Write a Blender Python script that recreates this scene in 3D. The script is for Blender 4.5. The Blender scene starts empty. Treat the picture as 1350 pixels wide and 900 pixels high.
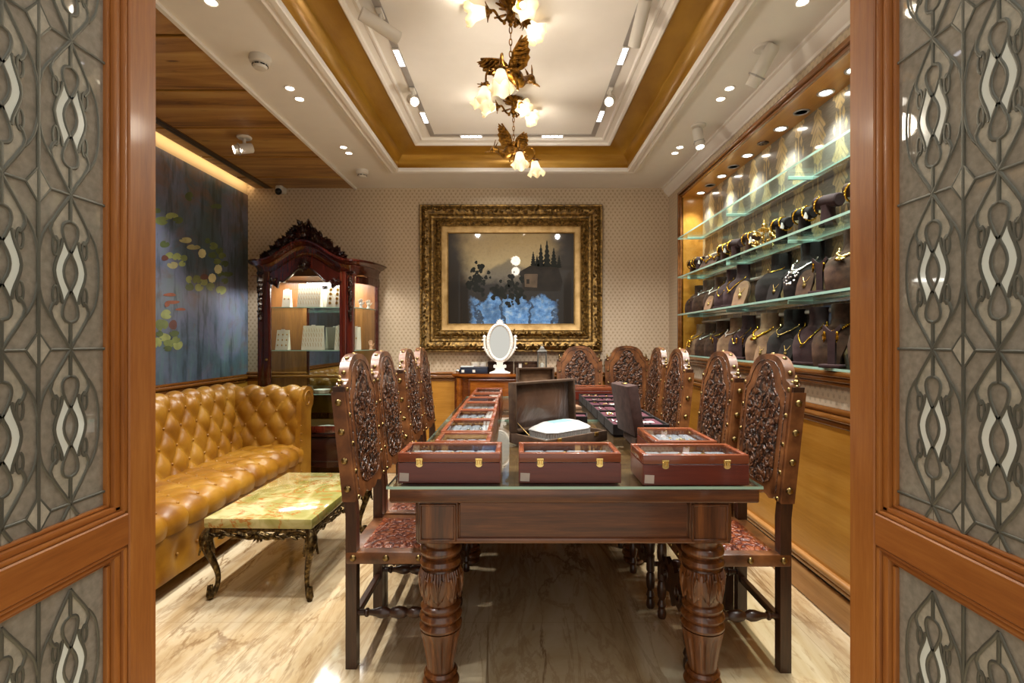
DLW, MODW, CHW, CHB, NICHEW, VITW = 43, 51, 1.2, 9, 22, 16
import bpy, bmesh, math, random
from mathutils import Vector, Matrix, noise
PI = math.pi; R = math.radians
S = bpy.context.scene; COL = S.collection
random.seed(7)
# ---- camera constants (1350 x 900 frame, one-point perspective) ----
F, CX, CY, H = 660.0, 683.0, 447.0, 1.3
def PX(px, y): return (px - CX) * y / F
def PZ(py, y): return H - (py - CY) * y / F
XL, XR, YB, ZC = -2.64, 1.47, 4.875, 2.77

def hexc(h):
    h = h.lstrip('#'); o = []
    for i in (0, 2, 4):
        c = int(h[i:i+2], 16) / 255
        o.append(c / 12.92 if c <= 0.04045 else ((c + 0.055) / 1.055) ** 2.4)
    return (o[0], o[1], o[2], 1)

# ------------------------------------------------------------------ mesh builder
class MB:
    def __init__(s): s.v = []; s.f = []; s.mi = []; s.m = 0; s.M = Matrix.Identity(4)
    def add(s, vs, fs):
        b = len(s.v); M = s.M
        s.v += [tuple(M @ Vector(p)) for p in vs]
        for f in fs: s.f.append(tuple(i + b for i in f)); s.mi.append(s.m)
        return s
    def box(s, c, d, bev=0.0, seg=1, M=None):
        bm = bmesh.new(); bmesh.ops.create_cube(bm, size=1)
        for v in bm.verts: v.co = Vector((v.co.x*d[0], v.co.y*d[1], v.co.z*d[2]))
        if bev > 0:
            bmesh.ops.bevel(bm, geom=bm.edges[:], offset=min(bev, min(d)*0.45), segments=seg, affect='EDGES', profile=0.5)
        T = Matrix.Translation(c)
        if M is not None: T = T @ M
        bm.verts.index_update()
        s.add([T @ v.co for v in bm.verts], [[v.index for v in f.verts] for f in bm.faces]); bm.free(); return s
    def bx(s, x0, x1, y0, y1, z0, z1, bev=0.0, seg=1):
        return s.box(((x0+x1)/2, (y0+y1)/2, (z0+z1)/2), (abs(x1-x0), abs(y1-y0), abs(z1-z0)), bev, seg)
    def lathe(s, prof, o=(0,0,0), seg=24, M=None, fn=None):
        T = Matrix.Translation(o)
        if M is not None: T = T @ M
        vs = []; n = len(prof)
        for k in range(seg):
            a = 2*PI*k/seg
            for i, (r, z) in enumerate(prof):
                rr = r if fn is None else fn(r, z, a, i)
                vs.append(T @ Vector((rr*math.cos(a), rr*math.sin(a), z)))
        fs = []
        for k in range(seg):
            k2 = (k+1) % seg
            for i in range(n-1): fs.append((k*n+i, k2*n+i, k2*n+i+1, k*n+i+1))
        if prof[0][0] > 1e-5: fs.append(tuple(k*n for k in range(seg))[::-1])
        if prof[-1][0] > 1e-5: fs.append(tuple(k*n+n-1 for k in range(seg)))
        return s.add(vs, fs)
    def tube(s, pts, r, seg=8, closed=False, flat=None):
        P = [Vector(p) for p in pts]; n = len(P)
        rs = r if isinstance(r, (list, tuple)) else [r]*n
        T = []
        for i in range(n):
            a = P[(i-1) % n] if (closed or i > 0) else P[i]; b = P[(i+1) % n] if (closed or i < n-1) else P[i]
            t = b - a
            T.append(t.normalized() if t.length > 1e-9 else Vector((0,0,1)))
        up = Vector((0,0,1)) if abs(T[0].z) < 0.9 else Vector((1,0,0))
        nrm = (up - T[0]*up.dot(T[0])).normalized(); vs = []
        for i in range(n):
            nrm = nrm - T[i]*nrm.dot(T[i])
            if nrm.length < 1e-6: nrm = T[i].orthogonal()
            nrm.normalize(); bn = T[i].cross(nrm)
            for k in range(seg):
                a = 2*PI*k/seg
                d = nrm*math.cos(a)*rs[i] + bn*math.sin(a)*rs[i]
                if flat is not None:
                    ax = Vector(flat[0]); d = d - ax*d.dot(ax)*(1-flat[1])
                vs.append(P[i] + d)
        fs = []
        for i in range(n if closed else n-1):
            j = (i+1) % n
            for k in range(seg):
                k2 = (k+1) % seg; fs.append((i*seg+k, i*seg+k2, j*seg+k2, j*seg+k))
        if not closed:
            fs.append(tuple(range(seg))[::-1]); fs.append(tuple((n-1)*seg+k for k in range(seg)))
        return s.add(vs, fs)
    def ell(s, c, r, seg=12, rings=8, M=None):
        if not isinstance(r, (tuple, list)): r = (r, r, r)
        T = Matrix.Translation(c)
        if M is not None: T = T @ M
        vs = [T @ Vector((0,0,r[2]))]
        for i in range(1, rings):
            p = PI*i/rings
            for k in range(seg):
                a = 2*PI*k/seg
                vs.append(T @ Vector((r[0]*math.sin(p)*math.cos(a), r[1]*math.sin(p)*math.sin(a), r[2]*math.cos(p))))
        vs.append(T @ Vector((0,0,-r[2]))); fs = []
        for k in range(seg): fs.append((0, 1+k, 1+(k+1) % seg))
        for i in range(rings-2):
            for k in range(seg):
                a = 1+i*seg+k; b = 1+i*seg+(k+1) % seg; fs.append((a, a+seg, b+seg, b))
        L = len(vs)-1; o = 1+(rings-2)*seg
        for k in range(seg): fs.append((o+k, L, o+(k+1) % seg))
        return s.add(vs, fs)
    def prism(s, poly, a0, a1, ax='y', fn=None):
        """poly in the plane across ax: 'y' -> (x,z), 'x' -> (y,z), 'z' -> (x,y)"""
        mk = {'y': lambda p, q: (p[0], q, p[1]), 'x': lambda p, q: (q, p[0], p[1]), 'z': lambda p, q: (p[0], p[1], q)}[ax]
        n = len(poly); vs = [mk(p, a0) for p in poly] + [mk(p, a1) for p in poly]
        if fn: vs = [fn(*v) for v in vs]
        fs = [tuple(range(n))[::-1], tuple(range(n, 2*n))]
        for i in range(n): j = (i+1) % n; fs.append((i, j, n+j, n+i))
        return s.add(vs, fs)
    def flat(s, pts): return s.add(pts, [tuple(range(len(pts)))])
    def grid(s, fn, nu, nv, cu=False, cv=False):
        vs = [fn(i/(nu if cu else nu-1), j/(nv if cv else nv-1)) for i in range(nu) for j in range(nv)]; fs = []
        for i in range(nu if cu else nu-1):
            for j in range(nv if cv else nv-1):
                i2 = (i+1) % nu; j2 = (j+1) % nv
                fs.append((i*nv+j, i2*nv+j, i2*nv+j2, i*nv+j2))
        return s.add(vs, fs)
    def leaf(s, base, d, up, L, W, T=0.3, curl=0.0, n=7):
        """a pointed, cupped leaf from base along d"""
        base = Vector(base); d = Vector(d).normalized(); up = Vector(up); up = (up - d*up.dot(d)).normalized(); sd = d.cross(up)
        vs = []; fs = []
        for i in range(n):
            t = i/(n-1); w = W*math.sin(PI*min(1, 0.12+0.88*t))**0.8 * (1 if i < n-1 else 0.05)
            c = base + d*L*t + up*(curl*L*t*t)
            vs += [c - sd*w*0.5, c + up*W*T, c + sd*w*0.5, c - up*W*T*0.4]
        for i in range(n-1):
            for k in range(4): fs.append((i*4+k, i*4+(k+1) % 4, i*4+4+(k+1) % 4, i*4+4+k))
        fs.append((0,1,2,3)); fs.append(((n-1)*4+3, (n-1)*4+2, (n-1)*4+1, (n-1)*4))
        return s.add(vs, fs)
    def build(s, name, mats, parent=None, smooth=35, loc=None, rz=0.0, fix=True):
        me = bpy.data.meshes.new(name); me.from_pydata(s.v, [], s.f)
        if not isinstance(mats, (list, tuple)): mats = [mats]
        for m in mats: me.materials.append(m)
        me.polygons.foreach_set('material_index', s.mi)
        if fix:
            bm = bmesh.new(); bm.from_mesh(me); bmesh.ops.recalc_face_normals(bm, faces=bm.faces[:]); bm.to_mesh(me); bm.free()
        if smooth:
            me.polygons.foreach_set('use_smooth', [True]*len(me.polygons)); me.set_sharp_from_angle(angle=R(smooth))
        me.update()
        o = bpy.data.objects.new(name, me); COL.objects.link(o)
        if parent is not None: o.parent = parent
        if loc is not None: o.location = loc
        if rz: o.rotation_euler = (0, 0, rz)
        return o

def tag(o, label, cat, group=None, kind=None):
    o['label'] = label; o['category'] = cat
    if group: o['group'] = group
    if kind: o['kind'] = kind
    return o
def thing(name, label, cat, loc=(0,0,0), rz=0.0, group=None):
    o = bpy.data.objects.new(name, None); COL.objects.link(o); o.empty_display_size = 0.05
    o.location = loc; o.rotation_euler = (0, 0, rz); return tag(o, label, cat, group)
def struct(o): o['kind'] = 'structure'; return o
def kids(o): return [c for c in bpy.data.objects if c.parent == o]
def copy_tree(o, parent=None):
    c = o.copy(); COL.objects.link(c); c.parent = parent
    for ch in list(o.children): copy_tree(ch, c)
    return c
def dup(o, loc, rz, label, group=None, scale=None):
    c = copy_tree(o); c.location = loc; c.rotation_euler = (0, 0, rz); c['label'] = label
    if scale: c.scale = scale
    if group: c['group'] = group
    return c
def spiral(c, r0, r1, turns, a0, n=28, pl='xz', y=0.0):
    o = []
    for i in range(n):
        t = i/(n-1); r = r0 + (r1-r0)*t; a = a0 + 2*PI*turns*t
        u, v = c[0]+r*math.cos(a), c[1]+r*math.sin(a)
        o.append((u, y, v) if pl == 'xz' else (y, u, v) if pl == 'yz' else (u, v, y))
    return o
def bez(p0, p1, p2, p3, n=12):
    o = []
    for i in range(n):
        t = i/(n-1); a = (1-t)**3; b = 3*t*(1-t)**2; c = 3*t*t*(1-t); d = t**3
        o.append(tuple(a*w+b*x+c*y+d*z for w, x, y, z in zip(p0, p1, p2, p3)))
    return o
def smooth_path(pts, n=6):
    """Catmull-Rom through pts"""
    P = [Vector(p) for p in pts]; o = []
    for i in range(len(P)-1):
        p0 = P[max(0, i-1)]; p1 = P[i]; p2 = P[i+1]; p3 = P[min(len(P)-1, i+2)]
        for k in range(n):
            t = k/n
            o.append(0.5*((2*p1) + (p2-p0)*t + (2*p0-5*p1+4*p2-p3)*t*t + (3*p1-p0-3*p2+p3)*t**3))
    o.append(P[-1]); return [tuple(v) for v in o]
def rotto(d):
    """matrix turning +Z to d"""
    return Vector((0,0,1)).rotation_difference(Vector(d).normalized()).to_matrix().to_4x4()

# ------------------------------------------------------------------ shader helpers
class E:
    """a float socket with arithmetic"""
    def __init__(s, nt, k): s.nt = nt; s.k = k
    def m(s, op, *a):
        n = s.nt.nodes.new('ShaderNodeMath'); n.operation = op
        for i, x in enumerate((s,)+a):
            if isinstance(x, E): s.nt.links.new(x.k, n.inputs[i])
            else: n.inputs[i].default_value = x
        return E(s.nt, n.outputs[0])
    def __add__(s, o): return s.m('ADD', o)
    def __sub__(s, o): return s.m('SUBTRACT', o)
    def __mul__(s, o): return s.m('MULTIPLY', o)
    def __truediv__(s, o): return s.m('DIVIDE', o)
    def __pow__(s, o): return s.m('POWER', o)
    def sin(s): return s.m('SINE')
    def abs(s): return s.m('ABSOLUTE')
    def frac(s): return s.m('FRACT')
    def floor(s): return s.m('FLOOR')
    def lt(s, o): return s.m('LESS_THAN', o)
    def gt(s, o): return s.m('GREATER_THAN', o)
    def max(s, o): return s.m('MAXIMUM', o)
    def min(s, o): return s.m('MINIMUM', o)
    def mod(s, o): return s.m('FLOORED_MODULO', o)
    def step(s, a, b):
        n = s.nt.nodes.new('ShaderNodeMapRange'); n.interpolation_type = 'SMOOTHSTEP'
        s.nt.links.new(s.k, n.inputs[0]); n.inputs[1].default_value = a; n.inputs[2].default_value = b
        return E(s.nt, n.outputs[0])
class NT:
    def __init__(s, name):
        s.mat = bpy.data.materials.new(name); s.mat.use_nodes = True; s.nt = s.mat.node_tree
        s.b = s.nt.nodes['Principled BSDF']; s.out = s.nt.nodes['Material Output']; s._c = None
    def n(s, t, **k):
        q = s.nt.nodes.new(t)
        for a, b in k.items(): setattr(q, a, b)
        return q
    def ln(s, a, b): s.nt.links.new(a.k if isinstance(a, E) else a, b)
    def coord(s):
        if s._c is None: s._c = s.n('ShaderNodeTexCoord').outputs['Object']
        return s._c
    def xyz(s):
        q = s.n('ShaderNodeSeparateXYZ'); s.ln(s.coord(), q.inputs[0]); return [E(s.nt, o) for o in q.outputs]
    def map(s, sc=(1,1,1), rot=(0,0,0), loc=(0,0,0), src=None):
        q = s.n('ShaderNodeMapping'); s.ln(src or s.coord(), q.inputs[0])
        q.inputs['Scale'].default_value = sc; q.inputs['Rotation'].default_value = rot; q.inputs['Location'].default_value = loc
        return q.outputs[0]
    def noise(s, sc, vec=None, det=4, rough=0.55, dist=0.0):
        q = s.n('ShaderNodeTexNoise'); s.ln(vec or s.coord(), q.inputs['Vector'])
        q.inputs['Scale'].default_value = sc; q.inputs['Detail'].default_value = det
        q.inputs['Roughness'].default_value = rough; q.inputs['Distortion'].default_value = dist
        return E(s.nt, q.outputs[0])
    def vor(s, sc, vec=None, feat='F1', rnd=1.0):
        q = s.n('ShaderNodeTexVoronoi', feature=feat); s.ln(vec or s.coord(), q.inputs['Vector'])
        q.inputs['Scale'].default_value = sc; q.inputs['Randomness'].default_value = rnd
        return E(s.nt, q.outputs[0])
    def wave(s, sc, vec=None, dist=0.0, det=2, dsc=1.0, bands='X', prof='SIN'):
        q = s.n('ShaderNodeTexWave', bands_direction=bands, wave_profile=prof); s.ln(vec or s.coord(), q.inputs['Vector'])
        q.inputs['Scale'].default_value = sc; q.inputs['Distortion'].default_value = dist
        q.inputs['Detail'].default_value = det; q.inputs['Detail Scale'].default_value = dsc
        return E(s.nt, q.outputs['Fac'])
    def ramp(s, fac, stops):
        q = s.n('ShaderNodeValToRGB'); s.ln(fac, q.inputs[0]); e = q.color_ramp.elements
        while len(e) < len(stops): e.new(0.5)
        for i, (p, c) in enumerate(stops): e[i].position = p; e[i].color = hexc(c) if isinstance(c, str) else c
        return q.outputs[0]
    def mix(s, fac, a, b, mode='MIX'):
        q = s.n('ShaderNodeMix', data_type='RGBA', blend_type=mode)
        for v, i in ((fac, 0), (a, 6), (b, 7)):
            if isinstance(v, E): s.ln(v, q.inputs[i])
            elif isinstance(v, (int, float)): q.inputs[i].default_value = v
            elif isinstance(v, str): q.inputs[i].default_value = hexc(v)
            elif isinstance(v, tuple): q.inputs[i].default_value = v
            else: s.ln(v, q.inputs[i])
        return q.outputs[2]
    def bump(s, h, st=0.3, d=0.01, prev=None):
        q = s.n('ShaderNodeBump'); s.ln(h, q.inputs['Height']); q.inputs['Strength'].default_value = st; q.inputs['Distance'].default_value = d
        if prev is not None: s.ln(prev, q.inputs['Normal'])
        s.ln(q.outputs[0], s.b.inputs['Normal']); return q.outputs[0]
    def set(s, col=None, rough=None, metal=None, **k):
        if col is not None:
            if isinstance(col, str): s.b.inputs['Base Color'].default_value = hexc(col)
            elif isinstance(col, tuple): s.b.inputs['Base Color'].default_value = col
            else: s.ln(col, s.b.inputs['Base Color'])
        if rough is not None:
            if isinstance(rough, E): s.ln(rough, s.b.inputs['Roughness'])
            else: s.b.inputs['Roughness'].default_value = rough
        if metal is not None: s.b.inputs['Metallic'].default_value = metal
        for a, v in k.items():
            nm = {'coat': 'Coat Weight', 'coatr': 'Coat Roughness', 'spec': 'Specular IOR Level', 'em': 'Emission Color', 'ems': 'Emission Strength', 'sheen': 'Sheen Weight', 'sss': 'Subsurface Weight', 'tr': 'Transmission Weight', 'alpha': 'Alpha'}[a]
            s.b.inputs[nm].default_value = hexc(v) if isinstance(v, str) else v
        return s

def plain(name, col, rough=0.5, metal=0.0, var=0.06, bsc=0, bst=0.15, **k):
    """one colour with slight procedural variation"""
    t = NT(name); c = hexc(col); v = t.noise(9, det=3)
    lo = tuple(x*(1-var) for x in c[:3])+(1,); hi = tuple(min(1, x*(1+var)) for x in c[:3])+(1,)
    t.set(t.ramp(v, [(0.3, lo), (0.7, hi)]), rough, metal, **k)
    if bsc: t.bump(t.noise(bsc, det=3), bst, 0.004)
    return t.mat
def wood(name, stops, axis='z', sc=6.0, rough=0.35, coat=0.3, st=14, bumpst=0.05):
    t = NT(name); s3 = {'x': (1, st, st), 'y': (st, 1, st), 'z': (st, st, 1)}[axis]
    v = t.map(tuple(a/st*2.2 for a in s3)); a = t.noise(sc, v, 6, 0.6, 1.4)
    v2 = t.map(tuple(a*1.2 for a in s3)); b = t.noise(sc*1.6, v2, 4, 0.6)
    f = a*0.68 + b*0.32
    n = len(stops); t.set(t.ramp(f, [(0.3+0.4*i/(n-1), c) for i, c in enumerate(stops)]), rough, coat=coat, coatr=0.12)
    t.bump(b, bumpst, 0.003); return t.mat
def emis(name, col, st):
    t = NT(name); t.nt.nodes.remove(t.b); e = t.n('ShaderNodeEmission'); e.inputs[0].default_value = hexc(col); e.inputs[1].default_value = st
    t.ln(e.outputs[0], t.out.inputs[0]); return t.mat
def clear_glass(name, tint='#e8f4ee', ior=1.5, haze=0.0, hazecol='#aaa49a', rough=0.0, bumpsc=0, bst=0.2):
    """thin clear glass: Fresnel mirror over a tinted see-through layer (optionally part milky)"""
    t = NT(name); t.nt.nodes.remove(t.b)
    tr = t.n('ShaderNodeBsdfTransparent'); tr.inputs[0].default_value = hexc(tint)
    gl = t.n('ShaderNodeBsdfGlossy'); gl.inputs['Roughness'].default_value = rough
    ge = t.n('ShaderNodeNewGeometry'); dp = t.n('ShaderNodeVectorMath', operation='DOT_PRODUCT'); t.ln(ge.outputs['Incoming'], dp.inputs[0]); t.ln(ge.outputs['Normal'], dp.inputs[1])
    r0 = ((ior-1)/(ior+1))**2; fr = ((E(t.nt, dp.outputs['Value']).abs()*-1.0 + 1.0)**5)*(1-r0) + r0; base = tr.outputs[0]
    if haze:
        df = t.n('ShaderNodeBsdfDiffuse'); ts = t.n('ShaderNodeBsdfTranslucent'); m0 = t.n('ShaderNodeMixShader'); m0.inputs[0].default_value = 0.35
        nz = t.noise(60, det=3)
        c = t.ramp(nz, [(0.25, tuple(x*0.75 for x in hexc(hazecol)[:3])+(1,)), (0.75, tuple(min(1, x*1.2) for x in hexc(hazecol)[:3])+(1,))])
        t.ln(c, df.inputs[0]); t.ln(c, ts.inputs[0]); t.ln(df.outputs[0], m0.inputs[1]); t.ln(ts.outputs[0], m0.inputs[2])
        m1 = t.n('ShaderNodeMixShader'); m1.inputs[0].default_value = haze
        t.ln(tr.outputs[0], m1.inputs[1]); t.ln(m0.outputs[0], m1.inputs[2]); base = m1.outputs[0]
    if bumpsc:
        q = t.n('ShaderNodeBump'); t.ln(t.noise(bumpsc, det=3), q.inputs['Height']); q.inputs['Strength'].default_value = bst; q.inputs['Distance'].default_value = 0.004
        t.ln(q.outputs[0], gl.inputs['Normal'])
    mx = t.n('ShaderNodeMixShader'); t.ln(fr, mx.inputs[0]); t.ln(base, mx.inputs[1]); t.ln(gl.outputs[0], mx.inputs[2])
    t.ln(mx.outputs[0], t.out.inputs[0]); return t.mat

# ------------------------------------------------------------------ materials
W_DOOR = wood('teak_wood', ['#7a451a', '#9a5e25', '#ae7335'], 'z', 5, 0.45, 0.1)
W_DOORY = wood('teak_wood_rail', ['#703f18', '#925622', '#a86b30'], 'y', 5, 0.42, 0.12)
W_TABLE = wood('table_walnut', ['#2e180d', '#5a321a', '#835029'], 'x', 5, 0.3, 0.45)
W_TOP = wood('table_top_walnut', ['#4a2e1a', '#785030', '#977049'], 'x', 5, 0.35, 0.3)
W_TABLEZ = wood('table_leg_walnut', ['#28140a', '#5f3517', '#99602f'], 'z', 4, 0.28, 0.5)
W_CHAIR = wood('chair_dark_wood', ['#1d0f08', '#371d0f', '#50301a'], 'z', 7, 0.35, 0.3)
W_BOX = wood('mahogany_box', ['#3c1108', '#602115', '#762f1d'], 'x', 3, 0.28, 0.35)
W_BOXLID = wood('mahogany_lid', ['#5a2414', '#7c3d24', '#94532f'], 'x', 3, 0.25, 0.6)
W_PANEL = wood('honey_panel', ['#a8701f', '#bf8531', '#cc9745'], 'y', 4, 0.32, 0.35)
W_PANELX = wood('honey_panel_back', ['#a8701f', '#bf8531', '#cc9745'], 'x', 4, 0.32, 0.35)
W_TRIM = wood('trim_brown_wood', ['#5a3312', '#83501f', '#9c6630'], 'y', 6, 0.25, 0.6)
W_TRIMX = wood('trim_brown_wood_back', ['#5a3312', '#83501f', '#9c6630'], 'x', 6, 0.25, 0.6)
W_BASE = wood('baseboard_wood', ['#8f6130', '#a87843', '#b98a55'], 'y', 4, 0.35, 0.3)
W_CEIL = wood('ceiling_veneer', ['#7a4f1f', '#a4702f', '#bd8b45', '#caa05c'], 'x', 3.4, 0.36, 0.25)
W_VIT = wood('cabinet_mahogany', ['#220a06', '#45150c', '#642416'], 'z', 5, 0.2, 0.8)
W_VITD = wood('cabinet_dark', ['#120706', '#26100b', '#3d1a12'], 'x', 5, 0.22, 0.7)
W_VITIN = wood('cabinet_inside', ['#5a3517', '#84552a', '#a06c38'], 'z', 4, 0.4, 0.2)
W_DESK = wood('commode_wood', ['#5d2c0d', '#8f4d18', '#ba742b'], 'x', 4, 0.2, 0.8)
W_DESKD = wood('commode_front', ['#3a1a0c', '#5e2d14', '#84481f'], 'x', 4, 0.25, 0.6)
PAINT = plain('white_paint', '#ebe7e0', 0.55, var=0.015)
PLASTIC = plain('white_plastic', '#d8d4cc', 0.35, var=0.02)
GREYMETAL = plain('track_grey', '#a9a5a2', 0.4, 0.3, var=0.03)
BLACK = plain('black_plastic', '#0b0b0c', 0.35, var=0.1)
DARK = plain('dark_gap', '#120c08', 0.8, var=0.2)
BRASS = plain('aged_brass', '#8d774c', 0.3, 1.0, var=0.15)
GOLD = plain('gold', '#e2b13c', 0.16, 1.0, var=0.08)
GOLDL = plain('pale_gold', '#f0d48a', 0.2, 1.0, var=0.08)
SILVER = plain('silver', '#d9d9d6', 0.18, 1.0, var=0.05)
PEARL = plain('pearl_white', '#efebe2', 0.25, var=0.03)
LEAD = plain('lead_came', '#62645c', 0.42, 0.45, var=0.15, bsc=60)
WHITE_EM = emis('lamp_face', '#fff4e2', 14)
COOL_EM = emis('led_face', '#f4f3ff', 9)
STRIP_EM = emis('led_strip', '#ffd9a0', 9)
for m in (WHITE_EM, COOL_EM): m.cycles.emission_sampling = 'NONE'

t = NT('gold_cove'); t.set(t.ramp(t.noise(2.5, t.map((1, 1, 8)), 4), [(0.3, '#966a16'), (0.7, '#b58a2c')]), 0.32, 0.45, coat=0.3, coatr=0.2); GOLDCOVE = t.mat
t = NT('gilt_frame'); nz = t.noise(38, det=5); t.set(t.ramp(nz, [(0.32, '#3a2a12'), (0.48, '#6e5326'), (0.66, '#a58347')]), 0.4, 0.6); t.bump(nz, 0.6, 0.008); GILT = t.mat
t = NT('gilt_fillet'); nz = t.noise(14, det=5); t.set(t.ramp(nz, [(0.3, '#84652f'), (0.7, '#b0905a')]), 0.45, 0.4); t.bump(t.noise(70), 0.15, 0.003); GILTF = t.mat
t = NT('antique_bronze'); nz = t.noise(45, det=5); t.set(t.ramp(nz, [(0.3, '#3a2408'), (0.5, '#7d5619'), (0.72, '#b5842f')]), 0.36, 0.8); t.bump(nz, 0.5, 0.004); BRONZE = t.mat
t = NT('table_bronze'); nz = t.noise(50, det=5); t.set(t.ramp(nz, [(0.3, '#1c140a'), (0.5, '#4d3d24'), (0.75, '#9a8353')]), 0.34, 0.85); t.bump(nz, 0.5, 0.004); BRONZE2 = t.mat

# marble floor : cream slabs with long brown veins
t = NT('marble_floor'); v = t.map((1.0, 0.3, 1), (0, 0, R(-15)))
big = t.noise(1.7, v, 6, 0.62, 1.2); r1 = t.noise(1.5, t.map((1.5, 0.28, 1), (0, 0, R(-19)), (3, 1, 0)), 7, 0.62, 1.0); r2 = t.noise(4.5, t.map((1.7, 0.33, 1), (0, 0, R(-12))), 6, 0.65, 1.4); cl = t.noise(0.9, None, 3)
c = t.ramp(big, [(0.28, '#9c7f56'), (0.42, '#c1a981'), (0.56, '#d9c9a8'), (0.75, '#cdb88e')])
c = t.mix((r2 - 0.5).abs().step(0.05, 0.0)*0.4, c, '#9d7c55')
c = t.mix((r1 - 0.5).abs().step(0.022, 0.0)*cl.step(0.35, 0.6)*0.75, c, '#7a5835')
x, y, z = t.xyz()
gx = ((x+0.33)/0.8).frac(); gy = ((y+0.1)/0.8).frac(); gap = ((gx-0.5).abs().gt(0.4985)).max((gy-0.5).abs().gt(0.4985))
c = t.mix(gap*0.55, c, '#8a7350'); t.set(c, 0.1, coat=0.25, coatr=0.04); FLOOR = t.mat

# wallpaper : small sprigs on beige, half drop
def wallpaper(name, ax, c0='#c6b399', c1='#9d8469'):
    t = NT(name); X, Y, Z = t.xyz(); u = X if ax == 'x' else Y
    row = (Z/0.03).floor(); uu = ((u/0.042) + row.mod(2)*0.5).frac() - 0.5; vv = (Z/0.03).frac() - 0.5
    petal = (uu*uu*14 + (vv+0.06)*(vv+0.06)*9); m = petal.lt(0.62); cut = ((uu.abs()-0.13)*(uu.abs()-0.13)*60 + (vv-0.26)*(vv-0.26)*22).lt(0.32)
    mm = m.max(cut)*0.62
    base = t.ramp(t.noise(70, det=2), [(0.3, c0), (0.7, '#d2c0a6')]); t.set(t.mix(mm, base, c1), 0.5, spec=0.35); return t.mat
PAPERX = wallpaper('wallpaper_back', 'x'); PAPERY = wallpaper('wallpaper_side', 'y', '#cbbda6', '#a8977f')

# damask behind the shelves
t = NT('ceiling_veneer_wood'); v = t.map((0.16, 1.5, 1.5)); a = t.noise(3.4, v, 6, 0.65, 1.6); b = t.noise(9, t.map((0.35, 2.2, 1)), 5, 0.7, 0.8); kn = t.vor(2.6, t.map((0.7, 2.6, 1)))
c = t.ramp(a, [(0.32, '#7b5222'), (0.45, '#a67634'), (0.58, '#bd9049'), (0.72, '#c9a260')]); c = t.mix(b.step(0.58, 0.72)*0.7, c, '#4d2f12'); c = t.mix(kn.step(0.09, 0.03)*0.7, c, '#4a2c10')
t.set(c, 0.36, coat=0.25, coatr=0.12); W_CEIL = t.mat
t = NT('damask'); X, Y, Z = t.xyz()
col = (Y/0.19).floor(); u = ((Y/0.19).frac()-0.5)*0.19; v = ((Z/0.44 + col.mod(2)*0.5).frac() - 0.5)*0.44; au = u.abs(); wob = t.noise(28, None, 3)*0.012
wd = (((v+0.01)/0.15)**2.0*-1.0 + 1.0).max(0.0)**0.55*0.068
palm = au.lt(wd*(((v*95 + au*60).sin())*0.16+0.9) + wob - 0.006); vein = ((v*150 + au*210).sin()).gt(0.55)*au.gt(0.007)
leaf2 = ((au-0.028-((v+0.2)*-0.5).abs()*0.1)).abs().lt(((v.abs()-0.19).abs()*-0.35+0.012)); stem = au.lt(0.0045)*v.abs().gt(0.12)
mk = (palm*(vein*-0.55+1.0)).max(stem).max(leaf2*0.9)
bg = t.ramp(t.noise(30, t.map((1, 1, 9)), 4), [(0.3, '#77736a'), (0.7, '#989282')]); gd = t.ramp(t.noise(12, det=3), [(0.3, '#c3ad76'), (0.7, '#e6d5a6')])
t.set(t.mix(mk, bg, gd), 0.35, coat=0.9, coatr=0.02); DAMASK = t.mat

# leathers
t = NT('mustard_leather'); nz = t.noise(5, det=5); t.set(t.ramp(nz, [(0.3, '#784a0d'), (0.5, '#936416'), (0.7, '#a57929')]), 0.36, coat=0.15, coatr=0.25); t.bump(t.vor(320), 0.12, 0.002); SOFA = t.mat
t = NT('tan_hide'); nz = t.noise(11, det=6); t.set(t.ramp(nz, [(0.3, '#40220f'), (0.5, '#6c4122'), (0.72, '#946036')]), 0.36, coat=0.25, coatr=0.2); t.bump(t.noise(120), 0.15, 0.002); HIDE = t.mat
t = NT('tooled_leather'); a = t.vor(26, None, 'DISTANCE_TO_EDGE'); w = t.wave(9, None, 9, 3, 2.2, 'DIAGONAL'); nz = t.noise(40, det=4)
h = w*0.7 + (a*6).min(1)*0.6 + nz*0.2
t.set(t.ramp(h, [(0.35, '#1d1009'), (0.65, '#412718'), (1.0, '#6a4329')]), 0.28, coat=0.35, coatr=0.15); t.bump(h, 0.9, 0.012); TOOL = t.mat
t = NT('tooled_seat'); a = t.vor(34, None, 'DISTANCE_TO_EDGE'); w = t.wave(11, None, 9, 3, 2.2, 'DIAGONAL'); h = w*0.6 + (a*6).min(1)*0.6
t.set(t.ramp(h, [(0.3, '#4c1d10'), (0.7, '#7d3a20'), (1.0, '#94512d')]), 0.3, coat=0.3, coatr=0.15); t.bump(h, 0.7, 0.008); TOOLSEAT = t.mat
def velvet(name, c, c2=None):
    t = NT(name); nz = t.noise(24, det=5); t.set(t.ramp(nz, [(0.3, c), (0.7, c2 or c)]), 0.85, sheen=0.04, spec=0.2); t.bump(t.noise(300), 0.2, 0.002); return t.mat
SUEDE = velvet('brown_suede', '#3b2b20', '#55412f'); VBLACK = velvet('black_velvet', '#120d0b', '#1f1714'); VPLUM = velvet('plum_velvet', '#2f2021', '#402d2d')
VTAUPE = velvet('taupe_velvet', '#6b5340', '#86694f'); VBROWN = velvet('brown_velvet', '#2a1b12', '#4a3323'); VMAROON = velvet('maroon_velvet', '#42202a', '#5a2f38')
t = NT('brown_satin'); nz = t.noise(5, t.map((1, 1, 0.6)), 3, 0.5, 1.5); t.set(t.ramp(nz, [(0.3, '#2c1a10'), (0.7, '#5b3d29')]), 0.3, sheen=0.3); t.bump(nz, 0.6, 0.03); SATIN = t.mat
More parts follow.
